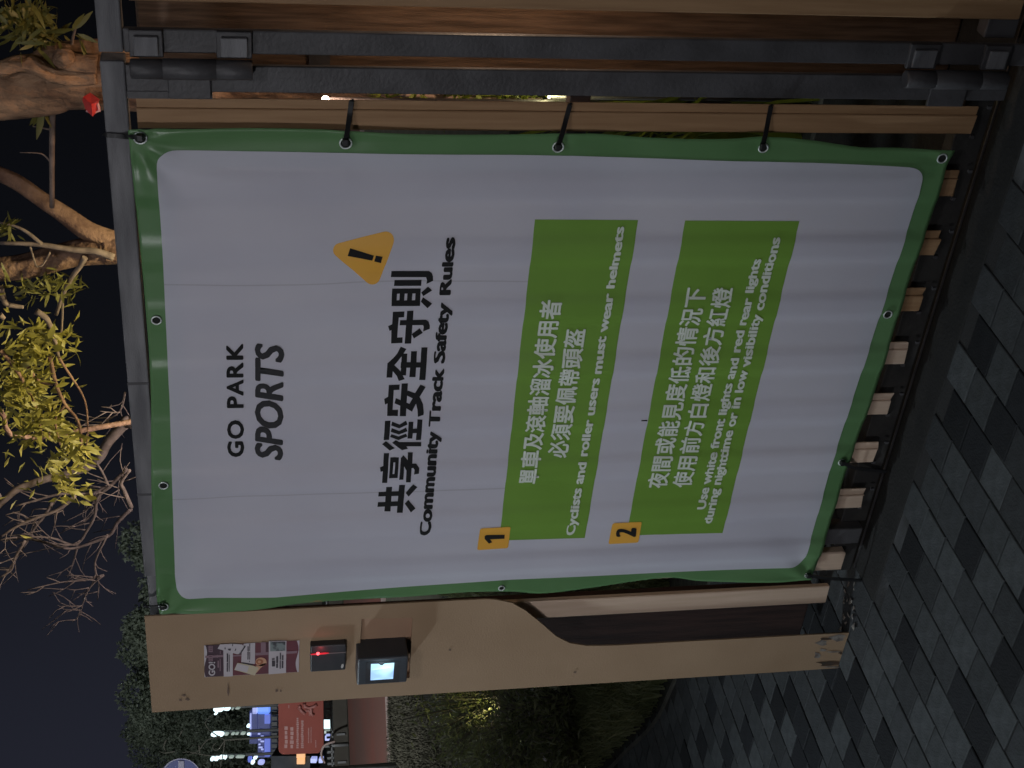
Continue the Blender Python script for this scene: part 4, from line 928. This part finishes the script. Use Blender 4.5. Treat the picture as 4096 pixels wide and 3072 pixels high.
uplight((pd_.x+1.75, 1.5, 0.03), tuple(pd_), 300, (1.0, 0.88, 0.88), 'unseen spotlight added to brighten the leafless tree', 70)  # unseen spotlight added so the bare branches show
def post_light(d, s_, h, e, label, aim):
    q = fp(d, s_); t = thing('unseen_lamp', label, 'unseen lamp', tuple(q), 'unseen lamps added beyond the left edge')
    obj('pole', cyl(bmesh.new(), q, 0.07, 0.05, -0.05, h), 'metalgrey', t)
    obj('lamp_head', bx(q.x-0.25, q.x+0.25, q.y-0.25, q.y+0.25, h, h+0.1, 0.02), 'metalgrey', t)
    obj('diffuser', bx(q.x-0.2, q.x+0.2, q.y-0.2, q.y+0.2, h-0.012, h-0.001), 'lamp_white', t)
    put(lamp('AREA', (q.x, q.y, h-0.03), e, (0.92, 0.97, 1.0), 0.5, aim=aim), t)
post_light(13, -7, 7, 2900, 'unseen tall lamp added beyond the left edge to brighten the far trees', tuple(fp(30, 2, 1)))  # unseen lamp added to brighten the far trees and lawn
q = Vector((-12.3, 7.6, 0))  # unseen back lamp, added for a cool gradient on the paving
t = thing('unseen_lamp', 'unseen cool white lamp added beyond the left edge to light the paving', 'unseen lamp', tuple(q), 'unseen lamps added beyond the left edge')
obj('pole', cyl(bmesh.new(), q, 0.06, 0.05, -0.05, 4.4), 'metalgrey', t)
bm = bmesh.new(); bmesh.ops.create_icosphere(bm, subdivisions=3, radius=0.16, matrix=Matrix.Translation(q+Vector((0, 0, 4.55)))); obj('globe', bm, 'lamp_white', t)
put(lamp('POINT', (q.x, q.y, 4.9), 60, (0.76, 0.90, 1.0), 0.45), t)
# small bulbs seen in the gap
def globe(x, y, Y, r, e, col, label):
    c = at(x, y, Y); t = thing('garden_lamp', label, 'lamp', (c.x, c.y, 0), 'bare garden lamps in the bed')
    obj('stem', cyl(bmesh.new(), c, 0.006, 0.006, 0.0, c.z-r), 'steel', t)
    bm = bmesh.new(); bmesh.ops.create_icosphere(bm, subdivisions=3, radius=r, matrix=Matrix.Translation(c))
    for f in bm.faces: f.smooth = True
    obj('globe', bm, 'lamp_warm', t)
    put(lamp('POINT', tuple(c+Vector((0.02, -r*1.6, 0))), e, col, 0.01), t)
globe(1302, 398, 0.98, 0.010, 0.45, (1.0, 0.6, 0.4), 'tiny bright lamp shining through the gap right of the slat')
globe(2196, 388, 0.96, 0.004, 0.7, (1.0, 0.9, 0.45), 'tiny lamp low among the strap leaves behind the gap')
# strap-leaved plants seen through the gap
def strap_plant(c, n, h, label, m='leaf_strap', w=0.014, spread=0.6, group='strap-leaved plants in the bed', seed=0, kind=None):
    r = random.Random(seed); t = thing('leafy_plant', label, 'plant', (c[0], c[1], 0), group); bm = bmesh.new()
    for i in range(n):
        a = r.uniform(0, 2*PI); L = h*r.uniform(0.5, 1.1); o_ = Vector((c[0]+r.gauss(0, 0.05), c[1]+r.gauss(0, 0.05), 0)); d = Vector((math.cos(a), math.sin(a), 0)); s = Vector((-d.y, d.x, 0)); rows = []
        sp = spread*r.uniform(0.3, 1.1); tw = r.uniform(-0.6, 0.6); ww = w*r.uniform(0.6, 1.2)
        for k in range(7):
            q = k/6; p = o_+d*L*sp*q*q+Vector((0, 0, L*(q-0.42*sp*q*q*q))); s2 = (s*math.cos(tw*q*2)+Vector((0, 0, 1))*math.sin(tw*q*2)); wd = ww*(1-q)**0.6+0.0006
            rows.append((bm.verts.new(p-s2*wd/2), bm.verts.new(p+s2*wd/2)))
        for k in range(6): bm.faces.new((rows[k][0], rows[k][1], rows[k+1][1], rows[k+1][0]))
    o = obj('leaves', bm, m, t)
    return t
for i, (x, Y, h, n) in enumerate(((-0.50, 1.12, 1.15, 44), (-0.47, 1.06, 0.95, 40), (-0.46, 1.03, 0.65, 44), (-0.75, 1.5, 1.1, 30))):
    strap_plant((x, Y), n, h, ('tallest strap-leaved plant behind the gap', 'strap-leaved plant next to the gnarled trunk', 'short strap-leaved plant nearest the bed kerb behind the gate', 'strap-leaved plant furthest back behind the gap')[i], seed=i, w=0.022)
rv = random.Random(21); vt = thing('climbing_plant', 'leafy plant with bright yellow-green blades crowding the gap beside the trunk', 'plant', (-0.51, 1.08, 0)); vb = bmesh.new(); vs_ = bmesh.new()
tube(vs_, smooth_path([(-0.51, 1.10, 0), (-0.50, 1.09, 0.4), (-0.52, 1.10, 0.8), (-0.505, 1.10, 1.15)], 4), [0.006]*13, 6)
for i in range(230):
    z = rv.uniform(0.08, 1.18); p = Vector((-0.51+rv.gauss(0, 0.022), 1.08+rv.gauss(0, 0.03), z)); d = Vector((rv.gauss(0, 1), rv.gauss(0, 0.6), rv.gauss(0, 1))).normalized(); add_leafs_bm(vb, p-d*0.03, d, rv.uniform(0.05, 0.11), rv.uniform(0.008, 0.018), rv)
obj('stem', vs_, 'twig', vt); o = obj('foliage', vb, 'leaf_strap', vt); o['kind'] = 'stuff'
# bed planting left of the access post and seen between banner and post
def shrub(px, py, D, n, hgt, rad_, m, label, seed, leafL=0.05):
    g = gnd(px, py, 0.02); r = random.Random(seed); t = thing('shrub', label, 'shrub', (g.x, g.y, 0.0), 'low shrubs in the planting bed'); bm = bmesh.new(); st = bmesh.new()
    for i in range(n//8):
        a = r.uniform(0, 2*PI); q = r.random()**0.5; tip = g+Vector((math.cos(a)*q*rad_, math.sin(a)*q*rad_, hgt*r.uniform(0.5, 1)*(1-0.4*q)))
        P = branch(st, [g, g.lerp(tip, 0.5)+Vector((0, 0, 0.04)), tip], 0.004, 0.0015, 4, 0, 2)
        for k in range(8):
            p = P[min(len(P)-1, 1+k % (len(P)-1))]+Vector((r.gauss(0, .03), r.gauss(0, .03), r.gauss(0, .03)))
            add_leafs_bm(bm, p, Vector((r.gauss(0, 1), r.gauss(0, 1), r.gauss(0.3, 0.8))), leafL*r.uniform(0.6, 1.3), leafL*0.35, r)
    obj('stems', st, 'twig_far', t); o = obj('foliage', bm, m, t); o['kind'] = 'stuff'
    return g
sh = [(2330, 2790, 700, 0.42, 0.30, 'low leafy shrub against the left edge of the access post'), (2200, 2890, 800, 0.45, 0.35, 'low bushy shrub in the middle of the left bed'), (2060, 2790, 900, 0.75, 0.40, 'taller shrub with pale yellow lit tips behind the access post'),
      (1960, 2860, 700, 0.55, 0.35, 'shrub on the far side of the left bed'), (2350, 2960, 600, 0.30, 0.32, 'low spreading shrub beside the curved bed kerb'), (2080, 2990, 700, 0.40, 0.40, 'feathery shrub at the left end of the bed'), (2160, 3080, 600, 0.32, 0.40, 'lowest shrub at the far left of the bed'),
      (2420, 2380, 700, 0.50, 0.30, 'shrub seen between the banner and the access post'), (2300, 2420, 700, 0.6, 0.3, 'shrub further back seen between the banner and the access post')]
for i, (x, y, n, h, r_, lb) in enumerate(sh): shrub(x, y, 0, n, h, r_, 'leaf_g', lb, 50+i, 0.05)
# grassy ground cover
rg = random.Random(77); bm = bmesh.new()
def blade(bm, p, h, w, r):
    a = r.uniform(0, 2*PI); d = Vector((math.cos(a), math.sin(a), 0)); s = Vector((-d.y, d.x, 0))*w; ln = r.uniform(0.2, 0.9)
    q = [p, p+d*h*ln*0.3+Vector((0, 0, h*0.6)), p+d*h*ln+Vector((0, 0, h*0.9))]
    v = [bm.verts.new(q[0]-s), bm.verts.new(q[0]+s), bm.verts.new(q[1]+s*0.7), bm.verts.new(q[1]-s*0.7), bm.verts.new(q[2])]
    bm.faces.new(v[:4]); bm.faces.new((v[3], v[2], v[4]))
for i in range(26000):
    px = rg.uniform(1800, 2680); py = rg.uniform(2300, 3110)
    g = gnd(px, py, 0.01)
    if g.y < curveY(g.x)-0.04+0.10*rg.random()**2: continue
    blade(bm, g, rg.uniform(0.05, 0.16)*(1+0.5*noise.noise(g*2)), 0.004, rg)
o = obj('ground_cover', bm, 'leaf_g'); o['kind'] = 'stuff'
bm = bmesh.new()
for i in range(26000):
    px = 1560+740*rg.random()**1.2; py = rg.uniform(2700, 3110); g = gnd(px, py, -0.05)
    blade(bm, g, rg.uniform(0.03, 0.07), 0.006, rg)
o = obj('lawn_grass', bm, M['lawn']); o['kind'] = 'stuff'
g = gnd(2185, 3030, 0.1); bm = bmesh.new(); bmesh.ops.create_icosphere(bm, subdivisions=2, radius=0.018, matrix=Matrix.Translation(g))
for v in bm.verts: v.co += Vector((rg.gauss(0, .004), rg.gauss(0, .004), rg.gauss(0, .004)))
tag(obj('paper_scrap', bm, 'posterwhite'), 'small white crumpled scrap lying in the bed foliage at the left edge', 'litter')
gl = gnd(2050, 2780, 0)
uplight((gl.x+0.25, gl.y-0.35, 0.02), (gl.x, gl.y, 0.6), 3.2, (0.95, 0.9, 0.3), 'small garden spotlight at the taller shrub behind the access post', 90)

# ------------------------------------------------------------------ far park: trees, lights, signs
def far_tree(x, y, D, w, h, n, label, seed, lsz=0.115):
    r = random.Random(seed); c = fp(D, 0); 
    # crown centre at pixel (x,y)
    cc = far(x, y, D); t = thing('tree', label, 'tree', (cc.x, cc.y, 0), 'dark background trees')
    bm = bmesh.new(); tube(bm, [(cc.x, cc.y, -0.05), (cc.x, cc.y, cc.z*0.5), (cc.x+0.1, cc.y, cc.z)], [0.16, 0.12, 0.06], 8)
    for k in range(5):
        a = r.uniform(0, 2*PI); tube(bm, [(cc.x, cc.y, cc.z*0.4), cc+Vector((math.cos(a)*w*0.5, math.sin(a)*w*0.5, r.uniform(-0.2, 0.6)*h))], [0.05, 0.015], 5)
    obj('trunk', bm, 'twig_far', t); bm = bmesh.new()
    lobes = [(Vector((r.gauss(0, 0.42)*w, r.gauss(0, 0.42)*w, r.uniform(-0.75, 0.55)*h)), r.uniform(0.22, 0.42)*w) for _ in range(26)]
    for i in range(n):
        lc, lr = r.choice(lobes); v = Vector((r.gauss(0, 1), r.gauss(0, 1), r.gauss(0, 1))).normalized()*lr*r.uniform(0.65, 1.05)
        p = cc+lc+v; p.z = max(0.05, p.z)
        add_leafs_bm(bm, p, Vector((r.gauss(0, 1), r.gauss(0, 1), r.gauss(0, 1))), lsz*r.uniform(0.5, 1.3), lsz*0.6, r)
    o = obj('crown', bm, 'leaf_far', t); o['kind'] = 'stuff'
specs = [(760, 2420, 34, 1.7, 2.2, 5200, 'dark tree just above the top left corner of the banner'), (700, 2600, 38, 1.8, 2.3, 5200, 'dark tree rising behind the access post, right of its middle'), (760, 2760, 41, 1.8, 2.2, 5200, 'dark tree over the left side of the access post'),
         (740, 2960, 44, 2.2, 3.0, 7000, 'tallest dark tree at the left edge behind the round sign'), (870, 2230, 36, 1.5, 2.0, 3600, 'low dark tree behind the top rail near the bare branches'), (830, 3120, 46, 2.6, 2.6, 6000, 'dark tree furthest left beyond the round sign'), (900, 2860, 42, 1.8, 1.8, 5000, 'low dark tree behind the lit columns')]
for i, s in enumerate(specs): far_tree(*s[:5], int(s[5]*3.2), s[6], seed=100+i)
bt = thing('tree', 'thin bare tree with pale twigs before the dark trees at the left', 'tree', tuple(Vector((far(900, 2960, 30).x, far(900, 2960, 30).y, 0))))
bm = bmesh.new(); g0 = far(900, 2960, 30)
tube(bm, [Vector((g0.x, g0.y, -0.04)), g0], [0.03, 0.02], 6)
for pl in ([(900, 2960), (850, 2930), (820, 2890), (860, 2850)], [(880, 2945), (830, 2960), (790, 3005), (750, 3020)], [(795, 2980), (800, 3010), (797, 3020)], [(900, 2960), (870, 3000), (850, 2990), (865, 2970)], [(880, 3020), (830, 3022), (760, 3008), (730, 3010)], [(900, 2960), (890, 3030), (880, 3072)], [(700, 3005), (660, 3012), (635, 3005)], [(665, 2960), (655, 2985), (662, 3005)], [(730, 2920), (715, 2950)]):
    branch(bm, [far(x, y, 30) for x, y in pl], 0.015, 0.006, 5, 0, 3)
obj('branch', bm, 'twig_far', bt)
# lit columns
def fq(x0, y0, x1, y1, D, th, m, name, parent, r=None):        # a box seen between two pixels at depth D
    a = far(x0, y0, D); b = far(x1, y0, D); c = far(x1, y1, D); d = far(x0, y1, D); bk = _f*th
    bm = bmesh.new(); v = [bm.verts.new(p) for p in (a, b, c, d)]+[bm.verts.new(p+bk) for p in (a, b, c, d)]
    bm.faces.new(v[:4]); bm.faces.new(v[4:][::-1])
    for k in range(4): bm.faces.new((v[k], v[(k+1) % 4], v[4+(k+1) % 4], v[4+k]))
    bmesh.ops.recalc_face_normals(bm, faces=bm.faces); return obj(name, bm, m, parent)
def oval(x0, y0, x1, y1, D, m, parent):
    bm = bmesh.new(); cx, cy = (x0+x1)/2, (y0+y1)/2
    A = [far(cx+(x1-x0)/2*math.copysign(abs(math.cos(t))**0.7, math.cos(t)), cy+(y1-y0)/2*math.copysign(abs(math.sin(t))**0.7, math.sin(t)), D) for t in [k*PI/8 for k in range(16)]]
    f_ = [bm.verts.new(p) for p in A]; b_ = [bm.verts.new(p+_f*0.15) for p in A]
    bm.faces.new(f_); bm.faces.new(b_[::-1])
    for k in range(16): bm.faces.new((f_[k], f_[(k+1) % 16], b_[(k+1) % 16], b_[k]))
    bmesh.ops.recalc_face_normals(bm, faces=bm.faces); return obj('lit_segment', bm, m, parent)
DL = 36
cols = [('white lit column nearest the access post edge', 2838, [(853, 2828, 892, 2848, 'lamp_white'), (895, 2831, 918, 2843, 'lamp_white'), (926, 2834, 932, 2841, 'lamp_dim'), (941, 2832, 958, 2838, 'lamp_dim'), (856, 2851, 867, 2860, 'lamp_white')]),
        ('white lit column in the middle of the three', 2938, [(843, 2930, 893, 2948, 'lamp_white'), (897, 2934, 912, 2943, 'lamp_dim'), (924, 2933, 937, 2941, 'lamp_dim'), (941, 2933, 952, 2940, 'lamp_dim'), (962, 2931, 980, 2940, 'lamp_dim')]),
        ('white lit column at the left edge of the view', 3033, [(841, 3030, 854, 3045, 'lamp_white'), (856, 3030, 872, 3044, 'lamp_white'), (875, 3025, 895, 3037, 'lamp_white'), (897, 3026, 904, 3038, 'lamp_white'), (915, 3026, 932, 3034, 'lamp_dim'), (942, 3025, 976, 3033, 'lamp_dim')])]
for lb, cy, segs in cols:
    g = far(1000, cy, DL); t = thing('light_column', lb, 'light column', (g.x, g.y, 0), 'lit columns across the park')
    bm = bmesh.new(); tube(bm, [Vector((g.x, g.y, -0.05))+_f*0.2, far(segs[0][0], cy, DL)+_f*0.2], [0.04, 0.04], 8); obj('pole', bm, 'metalgrey', t)
    for s in segs: oval(*s[:4], DL, s[4], t)
# blue lit pavilion
DP = 38
g = far(1060, 2930, DP); pv = thing('pavilion', 'low pavilion with blue lit fascia across the park', 'pavilion', (g.x, g.y, 0))
fq(998, 2846, 1028, 2975, DP, 1.5, 'blue_dim', 'fascia', pv); fq(1010, 2822, 1026, 2856, DP-0.1, 0.2, 'blue_white', 'lit_panel', pv)
fq(1031, 2822, 1074, 2856, DP-0.1, 0.3, 'screenblue', 'lit_screen', pv); fq(1031, 2858, 1078, 3030, DP, 1.5, 'blue_dim', 'sign_band', pv)
fq(1058, 2860, 1079, 2895, DP-0.1, 0.1, 'blue_win', 'lit_panel', pv); fq(1058, 2958, 1079, 3026, DP-0.1, 0.1, 'blue_win', 'lit_panel', pv)
fq(1082, 2790, 1112, 3035, DP, 1.5, 'farwall', 'wall', pv); fq(1000, 2855, 1003, 2945, DP-0.1, 0.1, 'blue_white', 'light_strip', pv)
oval(986, 2899, 1000, 2911, DP-0.1, 'lamp_white', pv); oval(988, 2932, 1001, 2942, DP-0.1, 'lamp_white', pv); oval(1013, 3026, 1027, 3038, DP-0.1, 'lamp_white', pv); oval(1003, 3044, 1016, 3058, DP-0.1, 'lamp_white', pv)
oval(991, 3025, 1005, 3050, DP-0.1, 'blue_win', pv); oval(1031, 3042, 1056, 3060, DP-0.1, 'blue_white', pv)
for i, (x, y) in enumerate(((1038, 2925), (1035, 2938), (1045, 2948), (1038, 2960), (1046, 2968), (1036, 2980), (1040, 2992), (1048, 3000), (1050, 3014), (1042, 3020))):
    fq(x-6+(i % 3)*2, y-4, x+9-(i % 2)*4, y+1, DP-0.2, 0.05, 'blue_white', 'letter_stroke', pv)
b = bmesh.new()
for i in range(11):
    y = 2800+i*22
    for (x0, x1) in ((1086, 1108),):
        a = [far(x, yy, DP-0.1) for x, yy in ((x0, y), (x1, y), (x1, y+16), (x0, y+16))]; b.faces.new([b.verts.new(p) for p in a])
obj('wall_block', b, 'metalgrey', pv)
# low building with warm windows, left
lb_ = thing('park_building', 'dark low building with two orange lit windows at the left edge', 'building', (far(1150, 3040, 33).x, far(1150, 3040, 33).y, 0))
fq(1085, 3024, 1240, 3140, 33, 2.0, 'farwall', 'wall', lb_); fq(1186, 3016, 1219, 3033, 32.8, 0.1, 'orange_win', 'window', lb_); fq(1187, 3037, 1218, 3057, 32.8, 0.1, 'orange_win', 'window', lb_)
# low wall and railing behind the track
wl_ = thing('low_wall', 'long low wall with a thin railing behind the running track', 'wall', tuple(fp(26.8, 0)))
obj('wall', fb(26.6, 27.0, -60, 60, -0.05, 0.20), 'darkwall', wl_)
def side_at(y, D): return (far(1300, y, D)-fp(D, 0)).dot(dr)
zt_ = far(1297, 2950, 26.8).z; zr = far(1318, 2950, 26.8).z
for y in (2812, 2840, 2866, 2930, 2950, 2984, 3007, 3030, 3052, 3075): s = side_at(y, 26.8); obj('railing_post', fb(26.78, 26.82, s-0.02, s+0.02, 0.19, zt_), 'metalgrey', wl_)
obj('railing', fb(26.78, 26.82, -60, 60, zr, zr+0.025), 'metalgrey', wl_)
for y in (2790, 2942, 3050): s = side_at(y, 26.6); obj('wall_mark', fb(26.57, 26.6, s-0.015, s+0.02, 0.0, 0.15), 'metalgrey', wl_)
# red information board
DR = 25.5
rb = thing('info_board', 'brick red information board with pale lettering in front of the low wall', 'sign', (far(1300, 2900, DR).x, far(1300, 2900, DR).y, 0))
A_ = [far(x, y, DR) for x, y in ((1113, 2700), (1293, 2690), (1294, 2985), (1286, 3000), (1272, 3013), (1130, 3018), (1118, 3010), (1114, 2998))]
bm = bmesh.new(); f_ = [bm.verts.new(p) for p in A_]; k_ = [bm.verts.new(p+_f*0.06) for p in A_]; bm.faces.new(f_); bm.faces.new(k_[::-1])
for k in range(8): bm.faces.new((f_[k], f_[(k+1) % 8], k_[(k+1) % 8], k_[k]))
bmesh.ops.recalc_face_normals(bm, faces=bm.faces); obj('panel', bm, 'signred', rb)
for y in (2985, 2730): p = far(1290, y, DR+0.1); obj('leg', cyl(bmesh.new(), p, 0.03, 0.03, -0.05, p.z), 'metalgrey', rb)
def zz(x, y): return (1080+x*0.1763, 2780+y*0.1763)
def red_line(x0, x1, y0, y1, n, seed):
    r = random.Random(seed); b = bmesh.new()
    for i in range(n):                     # each letter is a small uneven mark
        ya = lerp(y1, y0, i/n); yb = lerp(y1, y0, (i+0.8)/n); xa = x0+r.uniform(0, (x1-x0)*0.2); xb = x1-r.uniform(0, (x1-x0)*0.2)
        q = [far(*zz(*p), DR-0.01) for p in ((xa, ya), (xb, ya), (xb, yb), (xa, yb))]; b.faces.new([b.verts.new(p) for p in q])
    obj('lettering', b, 'signtext', rb)
red_line(325, 405, 690, 1205, 5, 1); red_line(450, 540, 710, 1210, 5, 2); red_line(595, 655, 510, 1210, 16, 3); red_line(700, 765, 570, 1205, 15, 4); red_line(862, 890, 740, 1090, 12, 5); red_line(922, 942, 720, 1090, 12, 6); red_line(1025, 1052, 1020, 1190, 5, 7); red_line(418, 440, 210, 300, 1, 8)
bm = bmesh.new()
for pl in ([(650, 285), (720, 370), (800, 430)], [(650, 285), (700, 250)], [(780, 190), (790, 270), (900, 300), (1000, 260), (1060, 220)], [(900, 300), (940, 330), (930, 420), (990, 470)], [(810, 350), (900, 355), (920, 470)]):
    P = [far(*zz(*p), DR-0.015) for p in pl]; tube(bm, P, [0.03]*len(P), 5)
obj('line_drawing', bm, 'signtext', rb)
# lit box and bits by the wall
lx = thing('light_box', 'small square white lit box on the low wall left of the red board', 'lamp', tuple(far(1300, 2900, 26.4)))
fq(1291, 2886, 1320, 2915, 26.4, 0.15, 'lamp_white', 'lit_face', lx)
fq(1288, 2882, 1323, 2919, 26.56, 0.12, 'metalgrey', 'frame', lx)
for i, (x, y, x1, y1, m_) in enumerate(((1297, 2924, 1317, 2934, 'lamp_dim'), (1300, 2945, 1316, 2963, 'blue_white'), (1242, 3035, 1264, 3052, 'blue_white'), (1275, 3035, 1290, 3052, 'blue_white'))):
    tag(fq(x, y, x1, y1, 29, 0.2, m_, 'distant_light', None), ('faint pair of pale lights beside the white lit box', 'bluish lit panel below the white lit box', 'larger blue lit panel left of the red board', 'smaller blue lit panel nearest the wall left of the red board')[i], 'light')
bm = bmesh.new(); tube(bm, smooth_path([far(x, y, 25.2) for x, y in ((1340, 2965), (1300, 2980), (1285, 3010), (1290, 3035), (1300, 3052))], 3), [0.02]*13, 6)
tag(obj('cable', bm, 'whitekerb'), 'pale cable or hose looped beside the red board', 'cable')
# round blue sign
DS_ = 16
rs = thing('round_sign', 'round blue road sign with a white horizontal bar at the left edge', 'sign', (far(725, 3114, DS_).x, far(725, 3114, DS_).y, 0))
cS = far(725.5, 3114, DS_)
def disc(r, r2, off, m, name):
    bm = bmesh.new(); n = 48; k = DS_/F
    o_ = [bm.verts.new(cS-UP*0+(RIGHT*math.cos(2*PI*i/n)+UP*math.sin(2*PI*i/n))*r*k-_f*off) for i in range(n)]
    if r2:
        q = [bm.verts.new(cS+(RIGHT*math.cos(2*PI*i/n)+UP*math.sin(2*PI*i/n))*r2*k-_f*off) for i in range(n)]
        for i in range(n): bm.faces.new((o_[i], o_[(i+1) % n], q[(i+1) % n], q[i]))
    else:
        q = [bm.verts.new(v.co+_f*0.01) for v in o_]; bm.faces.new(o_); bm.faces.new(q[::-1])
        for i in range(n): bm.faces.new((o_[i], o_[(i+1) % n], q[(i+1) % n], q[i]))
    bmesh.ops.recalc_face_normals(bm, faces=bm.faces); obj(name, bm, m, rs)
disc(82, None, 0, 'blue', 'face'); disc(81, 77, 0.004, 'signwhite', 'rim')
fq(713, 3044, 736, 3184, DS_-0.006, 0.003, 'signwhite', 'white_bar', rs)
p = far(807, 3114, DS_+0.05); obj('pole', cyl(bmesh.new(), p, 0.03, 0.03, -0.05, far(650, 3114, DS_).z), 'metalgrey', rs)
# mosquito of litter on the paving near the post
b = bmesh.new(); r = random.Random(9)
for i in range(22):
    p = gnd(r.uniform(3370, 3425), r.uniform(2330, 2520), 0.0); p.z = 0.002; s = r.uniform(0.004, 0.012)
    vs = [b.verts.new(p+Vector((s*math.cos(t)*r.uniform(.3, 1.4), s*math.sin(t)*r.uniform(.3, 1), r.uniform(0, 0.006)))) for t in [k*PI/3 for k in range(6)]]; b.faces.new(vs)
o = obj('mortar_crumbs', b, 'chip'); o['kind'] = 'stuff'
print('OBJECTS', len(bpy.data.objects), 'tris', sum(len(m.polygons) for m in bpy.data.meshes))
